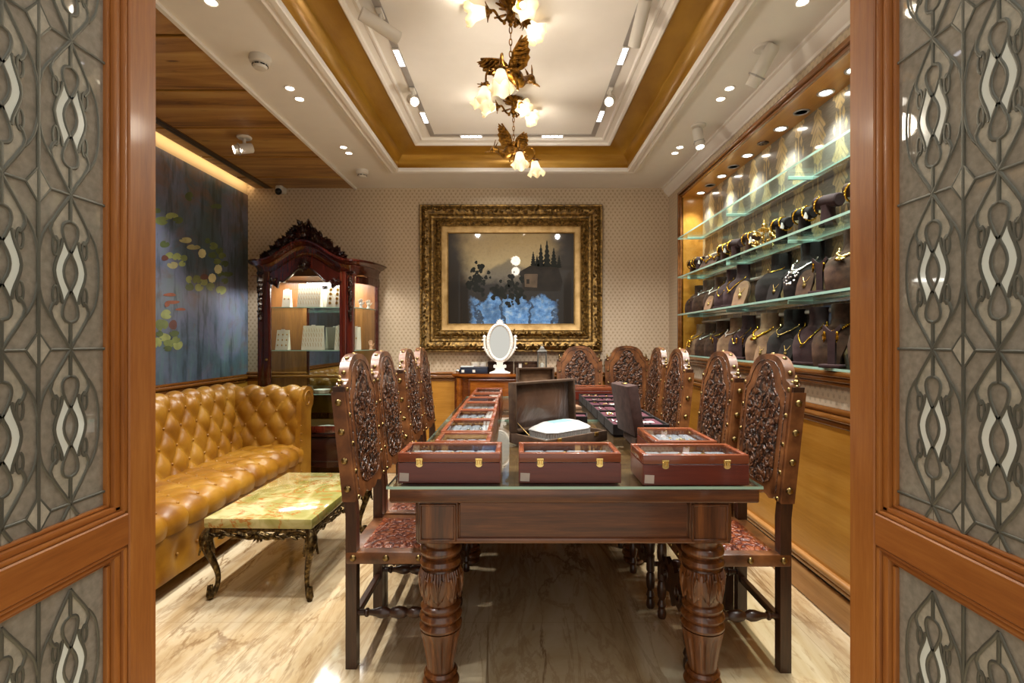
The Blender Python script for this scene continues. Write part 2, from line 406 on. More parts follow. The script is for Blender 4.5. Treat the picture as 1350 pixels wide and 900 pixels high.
CREAM = plain('cream_card', '#ded6c2', 0.55, var=0.03); WHITEC = plain('white_card', '#eae6dd', 0.5, var=0.02); TEAL = plain('mint_card', '#74b7ae', 0.5)
NAVY = plain('navy_card', '#1d2638', 0.35, var=0.1); GREYV = plain('grey_lining', '#a7adb8', 0.6, var=0.15)
t = NT('onyx'); v = t.map((1.3, 0.8, 1), (0, 0, R(25))); a = t.noise(3.6, v, 5, 0.55, 1.5); b = t.noise(2.0, t.map((1, 1.5, 1), (0, 0, R(-35))), 5, 0.6, 2.5)
c = t.ramp(a, [(0.28, '#84823c'), (0.45, '#a69e5e'), (0.58, '#cbc08a'), (0.75, '#938e4a')]); c = t.mix((b-0.5).abs().step(0.035, 0.0)*0.8, c, '#ae6424')
t.set(c, 0.1, coat=0.6, coatr=0.03); ONYX = t.mat

GLASS_TABLE = clear_glass('table_glass', '#eff5f1', 1.5)
GLASS_SHELF = clear_glass('shelf_glass', '#eff7f3', 1.5)
GLASS_PANE = clear_glass('clear_pane', '#f8faf9', 1.45)
t = NT('glass_edge'); t.set('#a5cbbb', 0.12, coat=0.6); t.b.inputs['Emission Strength'].default_value = 0; GLASS_EDGE = t.mat
GLASS_DOOR = clear_glass('textured_glass', '#c4beb2', 1.5, 0.55, '#c0bbaf', 0.03)
GLASS_SEED = clear_glass('seedy_glass', '#cdc9ba', 1.5, 0.8, '#d3cfbf', 0.2, 240, 0.7)
t = NT('milk_glass'); t.set('#dbe3dc', 0.12, coat=0.5); MILK = t.mat
t = NT('mirror'); t.set('#c9ccca', 0.02, 1.0); MIRROR = t.mat
# ------------------------------------------------------------------ camera, world, lamps
cam = bpy.data.cameras.new('camera'); co = bpy.data.objects.new('camera', cam); COL.objects.link(co); S.camera = co
cam.sensor_fit = 'HORIZONTAL'; cam.sensor_width = 36; cam.lens = F/1350*36; cam.shift_x = -8/1350; cam.shift_y = -3/1350; cam.clip_start = 0.05
co.location = (0, 0, H); co.rotation_euler = (PI/2, 0, 0)
w = bpy.data.worlds.new('world'); S.world = w; w.use_nodes = True
w.node_tree.nodes['Background'].inputs[0].default_value = (1.0, 0.93, 0.84, 1); w.node_tree.nodes['Background'].inputs[1].default_value = 0.9
S.view_settings.view_transform = 'Standard'; S.view_settings.look = 'None'; S.view_settings.exposure = 0.3; S.view_settings.gamma = 1
S.cycles.use_denoising = True; S.cycles.max_bounces = 8; S.cycles.diffuse_bounces = 3; S.cycles.glossy_bounces = 4; S.cycles.transparent_max_bounces = 16
S.cycles.transmission_bounces = 4; S.cycles.caustics_reflective = False; S.cycles.caustics_refractive = False; S.cycles.sample_clamp_indirect = 4; S.cycles.blur_glossy = 0.5

def lamp(kind, loc, energy, col=(1, 0.9, 0.76), target=None, angle=70, blend=0.6, rad=0.03, parent=None, size=None):
    L = bpy.data.lights.new('lamp_light', kind); L.energy = energy; L.color = col
    if kind == 'SPOT': L.spot_size = R(angle); L.spot_blend = blend; L.shadow_soft_size = rad
    elif kind == 'POINT': L.shadow_soft_size = rad
    elif kind == 'AREA':
        L.shape = 'RECTANGLE'; L.size, L.size_y = size
    o = bpy.data.objects.new('lamp_light', L); COL.objects.link(o); o.location = loc
    if target is not None:
        d = Vector(target) - Vector(loc); o.rotation_euler = d.to_track_quat('-Z', 'Y').to_euler()
    if parent is not None: o.parent = parent
    return o
WARM = (1, 0.88, 0.72); NEUT = (1, 0.96, 0.905); COOL = (0.93, 0.97, 1.0)

# ------------------------------------------------------------------ room shell
mb = MB(); mb.bx(-3.2, 3.2, -1.5, YB+0.1, -0.06, 0); struct(mb.build('floor', FLOOR, smooth=0))
mb = MB(); mb.bx(XL-0.1, XR+0.5, YB, YB+0.1, 0, 3.0); struct(mb.build('wall_back', PAPERX, smooth=0))
mb = MB(); mb.bx(XL-0.1, XL, 1.3, YB, 0, 3.0); struct(mb.build('wall_left', plain('wall_cream', '#cdb896', 0.55, var=0.02), smooth=0))
# right wall around the display niche
NZ0, NZ1, NY0, NY1, NXB = 1.155, 2.57, 1.42, 4.47, 1.65
mb = MB(); mb.bx(XR, XR+0.12, 1.3, YB, NZ1, 3.0); mb.bx(XR, XR+0.12, NY1, YB, 0, NZ1); mb.bx(XR, XR+0.12, 1.3, NY1, 0, NZ0); mb.bx(XR, XR+0.12, 1.3, NY0, NZ0, NZ1)
struct(mb.build('wall_right', PAPERY, smooth=0))
mb = MB(); mb.bx(NXB, NXB+0.05, NY0-0.1, NY1+0.1, NZ0-0.1, NZ1+0.1); struct(mb.build('wall_niche', DAMASK, smooth=0))
mb = MB(); mb.bx(XR-0.004, NXB, NY1, NY1+0.02, NZ0, NZ1); mb.bx(XR-0.004, NXB, NY0-0.02, NY0, NZ0, NZ1); mb.bx(XR-0.004, NXB, NY0, NY1, NZ1, NZ1+0.02); mb.bx(XR-0.004, NXB, NY0, NY1, NZ0-0.03, NZ0)
struct(mb.build('trim_1', W_PANEL, smooth=0))
# moulded frame round the niche
mb = MB()
for a, b, d in ((0.0, 0.022, 0.022), (0.022, 0.05, 0.034), (0.05, 0.062, 0.02)):
    mb.bx(XR-d, XR+0.01, NY0-b, NY1+b, NZ1+a, NZ1+b, 0.006, 2)
    mb.bx(XR-d, XR+0.01, NY1+a, NY1+b, NZ0-0.03, NZ1+a, 0.006, 2)
for z0, z1, d in ((1.085, 1.105, 0.03), (1.105, 1.13, 0.045), (1.13, 1.155, 0.06)): mb.bx(XR-d, XR+0.01, NY0, NY1+0.06, z0, z1, 0.008, 3)
struct(mb.build('trim_2', W_TRIM))
# wainscot, rails, baseboard : right and back
def rail_r(mb, parts, y0, y1):
    for z0, z1, d in parts: mb.bx(XR-d, XR, y0, y1, z0, z1, min(0.012, (z1-z0)*0.4), 3)
def rail_b(mb, parts, x0, x1):
    for z0, z1, d in parts: mb.bx(x0, x1, YB-d, YB, z0, z1, min(0.012, (z1-z0)*0.4), 3)
RAIL = ((0.895, 0.925, 0.022), (0.925, 0.955, 0.04), (0.955, 0.985, 0.03))
mb = MB(); rail_r(mb, RAIL, 1.36, YB); struct(mb.build('trim_3', W_TRIM))
mb = MB(); rail_b(mb, RAIL, XL, XR-0.04); struct(mb.build('trim_4', W_TRIMX))
mb = MB(); mb.bx(XL, XL+0.022, 1.36, YB-0.04, 0.885, 0.915, 0.008, 2); mb.bx(XL, XL+0.035, 1.36, YB-0.04, 0.915, 0.945, 0.012, 3); mb.bx(XL, XL+0.02, 1.36, YB-0.04, 0.945, 0.965, 0.006, 2); struct(mb.build('trim_5', W_TRIM))
mb = MB(); mb.bx(XR-0.014, XR, 1.36, YB, 0.2, 0.9); struct(mb.build('trim_6', W_PANEL, smooth=0))
mb = MB(); mb.bx(XL, XR, YB-0.014, YB, 0.1, 0.9); struct(mb.build('trim_7', W_PANELX, smooth=0))
mb = MB(); mb.bx(XL, XL+0.014, 1.36, YB, 0.1, 0.89); struct(mb.build('trim_8', W_PANEL, smooth=0))
mb = MB()
rail_r(mb, ((0.0, 0.145, 0.022), (0.162, 0.19, 0.03), (0.19, 0.222, 0.04)), 1.36, YB); mb.m = 1; rail_r(mb, ((0.145, 0.162, 0.012),), 1.36, YB)
struct(mb.build('baseboard_right', [W_BASE, DARK]))
mb = MB(); rail_b(mb, ((0.0, 0.145, 0.022), (0.145, 0.17, 0.03)), XL, XR-0.04); struct(mb.build('baseboard_back', W_BASE))
mb = MB(); mb.bx(XL, XL+0.022, 1.36, YB-0.03, 0, 0.16, 0.006); struct(mb.build('baseboard_left', W_BASE))
# front wall either side of the doorway
LOBBY = wood('lobby_panel', ['#6b5a4a', '#857463', '#9c8b78'], 'z', 3, 0.45, 0.1)
mb = MB(); mb.bx(XL-0.1, -1.0, 1.3, 1.36, 0, 3.0); mb.bx(0.925, XR+0.5, 1.3, 1.36, 0, 3.0); mb.bx(-1.0, 0.925, 1.3, 1.36, 2.46, 3.0)
struct(mb.build('wall_front', LOBBY, smooth=0))

# ---- ceiling
TX0, TX1, TY0, TY1 = -1.014, 0.927, 1.62, 4.236
mb = MB()
mb.bx(-1.573, TX0, 1.36, YB, ZC, ZC+0.02); mb.bx(TX1, XR+0.1, 1.36, YB, ZC, ZC+0.02); mb.bx(TX0, TX1, TY1, YB, ZC, ZC+0.02); mb.bx(TX0, TX1, 1.36, TY0, ZC, ZC+0.02)
struct(mb.build('ceiling', PAINT, smooth=0))
def rings(mb, prof):
    vs = []; fs = []
    for d, z in prof: vs += [(TX0+d, TY0+d, z), (TX1-d, TY0+d, z), (TX1-d, TY1-d, z), (TX0+d, TY1-d, z)]
    for i in range(len(prof)-1):
        for k in range(4): k2 = (k+1) % 4; fs.append((4*i+k, 4*i+k2, 4*i+4+k2, 4*i+4+k))
    mb.add(vs, fs)
mb = MB(); rings(mb, [(-0.125, ZC+0.001), (-0.125, ZC-0.012), (-0.1, ZC-0.014), (-0.095, ZC-0.03), (-0.07, ZC-0.042), (-0.05, ZC-0.034), (-0.035, ZC-0.034), (-0.03, ZC-0.05), (-0.004, ZC-0.052), (0.0, ZC-0.046), (0.0, ZC-0.02)])
struct(mb.build('trim_9', PAINT, smooth=20))
mb = MB(); pr = [(0.0, ZC-0.02), (0.0, ZC)] + [(0.165*(1-math.cos(a*PI/2/14)), ZC+0.11*math.sin(a*PI/2/14)) for a in range(1, 15)] + [(0.185, ZC+0.11)]
rings(mb, pr); struct(mb.build('ceiling_cove', GOLDCOVE, smooth=50))
mb = MB(); rings(mb, [(0.178, ZC+0.12), (0.178, ZC+0.1), (0.186, ZC+0.094), (0.2, ZC+0.098), (0.206, ZC+0.11), (0.235, ZC+0.118), (0.24, ZC+0.112), (0.252, ZC+0.112), (0.258, ZC+0.13)])
struct(mb.build('trim_10', PAINT, smooth=20))
ZI = ZC+0.13
mb = MB(); mb.bx(TX0+0.15, TX1-0.15, TY0+0.15, TY1-0.15, ZI, ZI+0.02); struct(mb.build('ceiling_tray', PAINT, smooth=0))
# crown moulding along the right wall and a slim bead along the back
mb = MB(); mb.prism([(XR+0.001, ZC-0.085), (XR-0.012, ZC-0.085), (XR-0.016, ZC-0.07), (XR-0.03, ZC-0.06), (XR-0.05, ZC-0.035), (XR-0.056, ZC-0.018), (XR-0.07, ZC-0.014), (XR-0.07, ZC), (XR+0.001, ZC)], 1.36, YB, 'y'); struct(mb.build('trim_11', PAINT, smooth=25))
# veneered ceiling planks over the sofa
mb = MB(); ys = [1.36, 1.9, 2.42, 2.953, 3.48, 4.03, 4.53, YB]
for a, b in zip(ys, ys[1:]): mb.bx(-2.555, -1.575, a+0.011, b-0.011, ZC-0.004, ZC+0.03, 0.004)
mb.m = 1; mb.bx(-2.555, -1.575, 1.36, YB, ZC+0.012, ZC+0.032); struct(mb.build('ceiling_veneer', [W_CEIL, plain('groove_brown', '#4a2d10', 0.6)], smooth=0))
mb = MB(); mb.bx(-1.59, -1.568, 1.36, YB, ZC-0.016, ZC+0.02); struct(mb.build('trim_12', PAINT, smooth=0))
mb = MB(); mb.bx(XL, -2.55, 1.36, YB, 2.90, 2.92); mb.bx(-2.565, -2.555, 1.36, YB, ZC, 2.90); struct(mb.build('ceiling_pocket', PAINT, smooth=0))
l = thing('led_strip_light', 'long warm glowing strip light hidden above the lily pond mural', 'light', (-2.57, 3.1, 2.79))
mb = MB(); mb.bx(-0.004, 0.004, -1.7, 1.75, -0.012, 0.012); mb.build('glowing_strip', STRIP_EM, l, 0)
mb = MB(); mb.bx(0.002, 0.012, -1.7, 1.75, -0.018, 0.018); mb.build('channel', GREYMETAL, l, 0)
a = thing('air_diffuser', 'long black two slot air diffuser in the wooden ceiling beside the mural', 'vent', (-2.42, 3.12, ZC-0.004))
mb = MB(); mb.bx(-0.036, 0.036, -1.7, 1.74, -0.004, 0.0); mb.build('frame', plain('diffuser_brown', '#5c3d1c', 0.4), a, 0)
mb = MB(); mb.bx(-0.026, -0.006, -1.69, 1.73, -0.006, -0.004); mb.bx(0.006, 0.026, -1.69, 1.73, -0.006, -0.004); mb.build('slot', BLACK, a, 0)

# ------------------------------------------------------------------ the two glazed doors, open toward the viewer
def make_door(name, xf, sg, cols):
    root = thing(name, 'x', 'door', (0, 0, 0)); del root['label']; del root['category']; root['kind'] = 'structure'
    X = lambda t: xf - sg*t
    def B(mb, t0, t1, y0, y1, z0, z1, bev=0.003, seg=1): mb.bx(X(t0), X(t1), y0, y1, z0, z1, bev, seg)
    y0, ys, yg, yn, yng = 0.30, 1.208, 1.162, 0.36, 0.405
    mb = MB(); B(mb, 0, 0.042, ys, 1.298, 0.012, 2.44); struct(mb.build('stile', W_DOOR, root))
    mb = MB(); B(mb, 0, 0.042, y0-0.03, yn, 0.012, 2.44); struct(mb.build('stile', W_DOOR, root))
    mb = MB(); B(mb, 0, 0.042, yn, ys, 0.805, 0.882); struct(mb.build('mid_rail', W_DOORY, root))
    mb = MB(); B(mb, 0, 0.042, yn, ys, 2.34, 2.44); B(mb, 0, 0.042, yn, ys, 0.012, 0.16); struct(mb.build('end_rail', W_DOORY, root))
    mb = MB(); my = MB()
    for a, b, t0 in ((0.0, 0.014, 0.003), (0.014, 0.034, 0.009), (0.034, 0.046, 0.017)):
        for zlo, zhi in ((0.882, 2.34), (0.16, 0.805)):
            B(mb, t0, 0.04, ys-b, ys-a, zlo+a*0.7, zhi-a, 0.004, 2); B(mb, t0, 0.04, yn+a, yn+b, zlo+a*0.7, zhi-a, 0.004, 2)
            B(my, t0, 0.04, yn+a, ys-a, zlo+a*0.72, zlo+b*0.72, 0.004, 2); B(my, t0, 0.04, yn+a, ys-a, zhi-b*0.66, zhi-a*0.66, 0.004, 2)
    struct(mb.build('glazing_bead', W_DOOR, root)); struct(my.build('glazing_bead', W_DOORY, root))
    panels = ((0.912, 2.32), (0.185, 0.777))
    tg = 0.026
    mb = MB()
    for z0, z1 in panels: B(mb, tg, tg+0.004, yng-0.005, yg+0.005, z0-0.01, z1+0.01, 0)
    struct(mb.build('glass_pane', GLASS_DOOR, root, 0))
    cm = MB(); wh = MB(); sd = MB(); xp = X(tg-0.0035); q = ((1, 0, 0), 0.55)
    def seg(pts, r=0.0036, closed=False):
        out = [(xp, s, z) for s, z in pts]
        cm.tube(out, r, 6, closed, q)
    P = 0.331
    for z0, z1 in panels:
        base = 0.947 if z0 > 0.8 else 0.763-P*3
        bars = sorted(set([round((a+b)/2, 4) for a, b in zip(cols, cols[1:])]))
        for s in bars: seg([(s, z0), (s, z1)], 0.0042)
        for k in range(-1, 5):
            nz = base + P*k
            if z0+0.02 < nz < z1-0.02:
                for s in bars:
                    dia = [(s-0.026, nz), (s, nz+0.036), (s+0.026, nz), (s, nz-0.036)]
                    seg(dia, 0.0034, True); sd.flat([(xp+sg*0.001, a, b) for a, b in dia])
                    for c in cols:
                        if abs(abs(c-s)-0.073) < 0.02: seg([(c, nz), (s+(0.026 if c > s else -0.026), nz)], 0.0034)
                if cols[0] < yg: seg([(cols[0], nz), (yg, nz)], 0.0034)
            for c in cols:
                if not (yng < c < yg): continue
                f = lambda t: nz + P*t
                cl = lambda pts: [p for p in pts if z0 < p[1] < z1 and yng < p[0] < yg]
                def tab(T, t):
                    t = min(t, 1-t)
                    for (t0, w0), (t1, w1) in zip(T, T[1:]):
                        if t <= t1: return w0+(w1-w0)*(t-t0)/(t1-t0) if t >= t0 else w0
                    return T[-1][1]
                SP = [(0.0, 0.0), (0.06, 0.012), (0.13, 0.028), (0.2, 0.042), (0.245, 0.046), (0.285, 0.041), (0.31, 0.033)]
                DROP = [(0.172, 0.0), (0.176, 0.007), (0.19, 0.0145), (0.215, 0.0185), (0.24, 0.019), (0.28, 0.0165), (0.34, 0.008), (0.378, 0.001)]
                OUT = [(0.295, 0.0185), (0.34, 0.021), (0.38, 0.0255), (0.42, 0.031), (0.46, 0.0355), (0.5, 0.0375)]
                INN = [(0.295, 0.016), (0.34, 0.008), (0.378, 0.001), (0.4, 0.0045), (0.43, 0.01), (0.465, 0.0145), (0.5, 0.016)]
                OV = [(0.2, 0.044), (0.24, 0.054), (0.3, 0.064), (0.4, 0.071), (0.5, 0.0725)]
                side = lambda T, s_, a, b, n=14: cl([(c+s_*tab(T, a+(b-a)*i/n), f(a+(b-a)*i/n)) for i in range(n+1)])
                for s_ in (1, -1):
                    for lo, hi in ((0.0, 0.31), (1.0, 0.69)):
                        p = side(SP, s_, lo, hi)
                        if len(p) > 2: seg(p, 0.004)
                    for p, r_ in ((side(OV, s_, 0.2, 0.8, 20), 0.0032), (side(OUT, s_, 0.295, 0.705, 24), 0.0036), (side(INN, s_, 0.36, 0.64, 20), 0.0036), (side(DROP, s_, 0.172, 0.378, 16), 0.0036), (side(DROP, s_, 0.828, 0.622, 16), 0.0036)):
                        if len(p) > 2: seg(p, r_)
                    for tt in (0.345, 0.655):
                        lp = cl([(c+s_*(0.035+0.0065*math.cos(a)), f(tt)+0.02*math.sin(a)) for a in [2*PI*i/14 for i in range(14)]])
                        if len(lp) == 14: seg(lp, 0.0028, True)
                    for T0, T1, lo, hi, tgt, off in ((OUT, INN, 0.295, 0.705, wh, 0.0), (SP, DROP, 0.03, 0.3, sd, 0.0012), (SP, DROP, 0.7, 0.97, sd, 0.0012)):
                        n_ = 22
                        for i in range(n_):
                            pl = []
                            for tt, T in ((lo+(hi-lo)*i/n_, T0), (lo+(hi-lo)*(i+1)/n_, T0), (lo+(hi-lo)*(i+1)/n_, T1), (lo+(hi-lo)*i/n_, T1)):
                                pl.append((xp-sg*off, c+s_*(tab(T, tt) if not (T is DROP and min(tt, 1-tt) < 0.172) else 0.001), f(tt)))
                            if all(z0 < p[2] < z1 and yng < p[1] < yg for p in pl): tgt.flat(pl)
                for lo, hi in ((0.0, 0.172), (1.0, 0.828)):
                    vb = cl([(c, f(lo)), (c, f(hi))])
                    if len(vb) == 2: seg(vb, 0.0042)
    struct(cm.build('lead_came', LEAD, root, 60)); struct(wh.build('milk_glass', MILK, root, 0)); struct(sd.build('seedy_glass', GLASS_SEED, root, 0))
    # brass hinge knuckles on the hanging edge
    return root
make_door('door_1', -0.9376, 1, [1.074, 0.93, 0.786, 0.642, 0.498])
make_door('door_2', 0.859, -1, [1.064, 0.918, 0.772, 0.626, 0.48])
# ------------------------------------------------------------------ ceiling fittings
def downlight_proto():
    r = thing('downlight', 'x', 'downlight', (0, 0, ZC), 0, 'recessed downlights in the white ceiling')
    mb = MB(); mb.lathe([(0.024, 0.0), (0.031, 0.0), (0.031, -0.004), (0.027, -0.006), (0.022, -0.002)], seg=20); mb.build('trim_ring', PAINT, r)
    mb = MB(); mb.lathe([(0.0, -0.003), (0.0225, -0.003)], seg=20); mb.build('lamp_face', WHITE_EM, r, 0); return r
DL = downlight_proto(); first = True
cols_ = ((-1.336, 'between the wooden ceiling and the gold cove', 'left'), (1.238, 'above the jewellery shelves', 'right'))
rows_ = ((1.62, 'nearest the doorway, first of its pair'), (1.74, 'nearest the doorway, second of its pair'), (2.06, 'in the second pair from the doorway, nearer one'), (2.18, 'in the second pair from the doorway, farther one'), (2.93, 'halfway down the room, nearer one'), (3.06, 'halfway down the room, farther one'), (3.83, 'near the back wall, nearer one'), (3.95, 'near the back wall, farther one'))
for xx, tx, sd in cols_:
    for yy, ty in rows_:
        lab = f'small downlight {ty}, {sd} ceiling strip'
        if first: DL.location = (xx, yy, ZC); DL['label'] = lab; first = False; o = DL
        else: o = dup(DL, (xx, yy, ZC), 0, lab)
        lamp('SPOT', (xx, yy, ZC-0.02), DLW*(0.5 if yy < 1.8 else 1.0), NEUT, (xx*0.86, yy, 0), 104, 0.9, 0.025)
def detector(loc, lab):
    r = thing('smoke_detector', lab, 'smoke detector', loc)
    mb = MB(); mb.lathe([(0.052, 0), (0.054, -0.012), (0.05, -0.03), (0.042, -0.036)], seg=28); mb.build('base', PLASTIC, r)
    mb = MB(); mb.lathe([(0.034, -0.036), (0.036, -0.05), (0.03, -0.06), (0.012, -0.064), (0.0, -0.064)], seg=28); mb.build('cap', PLASTIC, r)
    mb = MB(); 
    for k in range(8):
        a = 2*PI*k/8; mb.box((0.036*math.cos(a), 0.036*math.sin(a), -0.046), (0.004, 0.02, 0.006), M=Matrix.Rotation(a, 4, 'Z'))
    mb.build('sensor_slot', BLACK, r, 0); return r
detector((-1.345, 2.61, ZC), 'white round smoke detector on the ceiling nearest the doorway')
detector((-1.357, 4.36, ZC), 'white round smoke detector on the ceiling close to the back wall')

def ceiling_spot(loc, d, L, rad, lab, lit=False, collar=True):
    r = thing('ceiling_spotlight', lab, 'spotlight', loc); d = Vector(d).normalized()
    mb = MB(); mb.lathe([(0.0, 0), (0.05, 0), (0.05, -0.008), (0.044, -0.014), (0.0, -0.014)], seg=24); mb.build('ceiling_plate', PLASTIC, r)
    mb = MB(); mb.tube([(0, 0, -0.01), (0, 0, -0.075)], 0.011, 10); mb.build('stem', PLASTIC, r)
    c = Vector((0, 0, -0.085)); T = Matrix.Translation(c) @ rotto(d)
    mb = MB(); mb.lathe([(0.0, -L*0.45), (rad*0.8, -L*0.45), (rad, -L*0.4), (rad, L*0.3), (rad*0.92, L*0.33), (rad*0.92, L*0.55), (rad*0.8, L*0.55), (rad*0.75, L*0.5), (0, L*0.5)], seg=24, M=T); mb.build('lamp_body', PLASTIC, r)
    if collar:
        mb = MB(); mb.lathe([(rad*1.05, L*0.27), (rad*1.12, L*0.29), (rad*1.05, L*0.31)], seg=24, M=T)
        for k in range(4): a = PI/2*k; mb.ell(T @ Vector((rad*1.15*math.cos(a), rad*1.15*math.sin(a), L*0.29)), 0.006, 6, 4)
        mb.build('focus_ring', GREYMETAL, r)
    mb = MB(); mb.lathe([(0.0, L*0.51), (rad*0.74, L*0.51)], seg=20, M=T); mb.build('lens', WHITE_EM if lit else BLACK, r, 0); return r
ceiling_spot((1.235, 2.52, ZC), (-0.32, 0.5, -0.75), 0.2, 0.034, 'long white cylinder spotlight on the ceiling over the shelves')
ceiling_spot((1.24, 3.44, ZC), (0.05, -0.25, -0.95), 0.14, 0.034, 'short white spotlight over the shelves nearer the back wall', True)
ceiling_spot((-1.985, 3.63, ZC-0.004), (-0.7, -0.55, -0.3), 0.13, 0.036, 'white spotlight hanging from the wooden ceiling', True)
c = thing('ceiling_camera', 'white dome security camera high on the back wall by the mural', 'camera', (-2.28, 4.79, 2.735))
mb = MB(); mb.bx(-0.035, 0.035, -0.03, 0.085, -0.03, 0.035, 0.02, 3); mb.build('housing', PLASTIC, c)
mb = MB(); mb.ell((0, -0.028, -0.03), (0.032, 0.03, 0.032), 18, 12); mb.build('camera_dome', BLACK, c)

# track in the raised tray, with its modules
tr = thing('lighting_track', 'grey recessed lighting track round the raised tray ceiling', 'track', (0, 0, ZI))
mb = MB(); mb.bx(-0.69, -0.654, 1.85, 3.94, -0.006, 0); mb.bx(0.57, 0.606, 1.85, 3.94, -0.006, 0); mb.bx(-0.654, 0.57, 3.905, 3.94, -0.006, 0); mb.build('channel', GREYMETAL, tr, 0)
def module(loc, rz, lab):
    r = thing('linear_spotlight', lab, 'track light', loc, rz, 'five cell modules in the lighting track')
    mb = MB(); mb.bx(-0.019, 0.019, -0.09, 0.09, -0.014, -0.006, 0.002); mb.build('housing', PLASTIC, r, 0)
    mb = MB()
    for k in range(5): mb.box((0, -0.066+0.033*k, -0.0145), (0.028, 0.026, 0.002))
    mb.build('lamp_cell', COOL_EM, r, 0); return r
M0 = module((-0.672, 2.83, ZI), 0, 'glowing five cell light in the left run of track, nearer the doorway')
mods = [((-0.672, 3.59), 0, 'glowing five cell light in the left run of track, nearer the painting'), ((0.588, 2.81), 0, 'glowing five cell light in the right run of track, nearer the doorway'), ((0.588, 3.57), 0, 'glowing five cell light in the right run of track, nearer the painting'), ((-0.366, 3.922), PI/2, 'glowing five cell light in the short back track, left of the chandelier'), ((0.268, 3.922), PI/2, 'glowing five cell light in the short back track, right of the chandelier'), ((-0.672, 2.05), 0, 'glowing five cell light in the left run of track, above the doorway end'), ((0.588, 2.05), 0, 'glowing five cell light in the right run of track, above the doorway end')]
for p, rz, lab in mods: dup(M0, (p[0], p[1], ZI), rz, lab)
for p in [(-0.672, 2.83)] + [m[0] for m in mods]:
    lamp('SPOT', (p[0], p[1], ZI-0.03), MODW, NEUT, (p[0]*0.75+0.05, p[1], 0), 96, 0.75, 0.04)
def track_spot(loc, d, L, lab, lit):
    r = thing('track_spotlight', lab, 'track spotlight', loc, 0, 'cylinder spotlights hanging from the track'); d = Vector(d).normalized()
    mb = MB(); mb.bx(-0.015, 0.015, -0.04, 0.04, -0.02, -0.006, 0.003); mb.tube([(0, 0, -0.015), (0, 0, -0.055)], 0.009, 10); mb.build('track_mount', PLASTIC, r)
    T = Matrix.Translation((0, 0, -0.075)) @ rotto(d); rad = 0.031
    mb = MB(); mb.lathe([(0.0, -L*0.5), (rad, -L*0.5), (rad, L*0.5), (rad*0.85, L*0.5), (rad*0.8, L*0.45), (0, L*0.45)], seg=24, M=T); mb.build('lamp_body', PLASTIC, r)
    mb = MB(); mb.lathe([(0.0, L*0.46), (rad*0.79, L*0.46)], seg=20, M=T); mb.build('lens', WHITE_EM if lit else BLACK, r, 0); return r
track_spot((-0.672, 2.44, ZI), (0.75, 0.55, -0.25), 0.2, 'pale cylinder track spotlight at the left, aimed away to the painting', False)
track_spot((-0.672, 3.2, ZI), (0.35, -0.75, -0.5), 0.11, 'dazzling track spotlight at the left, facing the doorway', True)
track_spot((0.588, 2.42, ZI), (-0.1, 0.6, -0.6), 0.2, 'pale cylinder track spotlight at the right, pointing down', False)
track_spot((0.588, 3.2, ZI), (-0.25, -0.75, -0.5), 0.11, 'dazzling track spotlight at the right, facing the doorway', True)
lamp('SPOT', (-0.58, 2.55, 2.80), 60, NEUT, (-0.1, YB, 1.9), 42, 0.8, 0.03)
lamp('SPOT', (0.57, 2.50, 2.78), 60, NEUT, (0.1, YB, 1.6), 42, 0.8, 0.03)
lamp('SPOT', (-0.6, 3.1, 2.78), 40, NEUT, (-1.9, 2.7, 0.3), 60, 0.8, 0.03)
lamp('SPOT', (0.55, 3.1, 2.78), 40, NEUT, (0.1, 1.75, 0.85), 60, 0.8, 0.03)
lamp('SPOT', (-1.95, 3.58, 2.66), 40, NEUT, (-2.6, 3.3, 1.5), 75, 0.9, 0.03)

# ------------------------------------------------------------------ chandeliers
t = NT('frosted_shade'); t.nt.nodes.remove(t.b)
e = t.n('ShaderNodeEmission'); X, Y, Z = t.xyz(); g = t.ramp(Z.step(-0.115, -0.03), [(0.0, '#d9b57c'), (0.5, '#ffe6bc'), (1.0, '#fff6e4')]); t.ln(g, e.inputs[0]); e.inputs[1].default_value = 0.62
tl = t.n('ShaderNodeBsdfTranslucent'); tl.inputs[0].default_value = hexc('#a8977a'); df = t.n('ShaderNodeBsdfDiffuse'); df.inputs[0].default_value = hexc('#9a8b70')
a1 = t.n('ShaderNodeMixShader'); a1.inputs[0].default_value = 0.6; t.ln(df.outputs[0], a1.inputs[1]); t.ln(tl.outputs[0], a1.inputs[2])
a2 = t.n('ShaderNodeAddShader'); t.ln(a1.outputs[0], a2.inputs[0]); t.ln(e.outputs[0], a2.inputs[1]); t.ln(a2.outputs[0], t.out.inputs[0]); SHADE = t.mat; SHADE.cycles.emission_sampling = 'NONE'
BULB = emis('bulb', '#fff0d0', 10); BULB.cycles.emission_sampling = 'NONE'

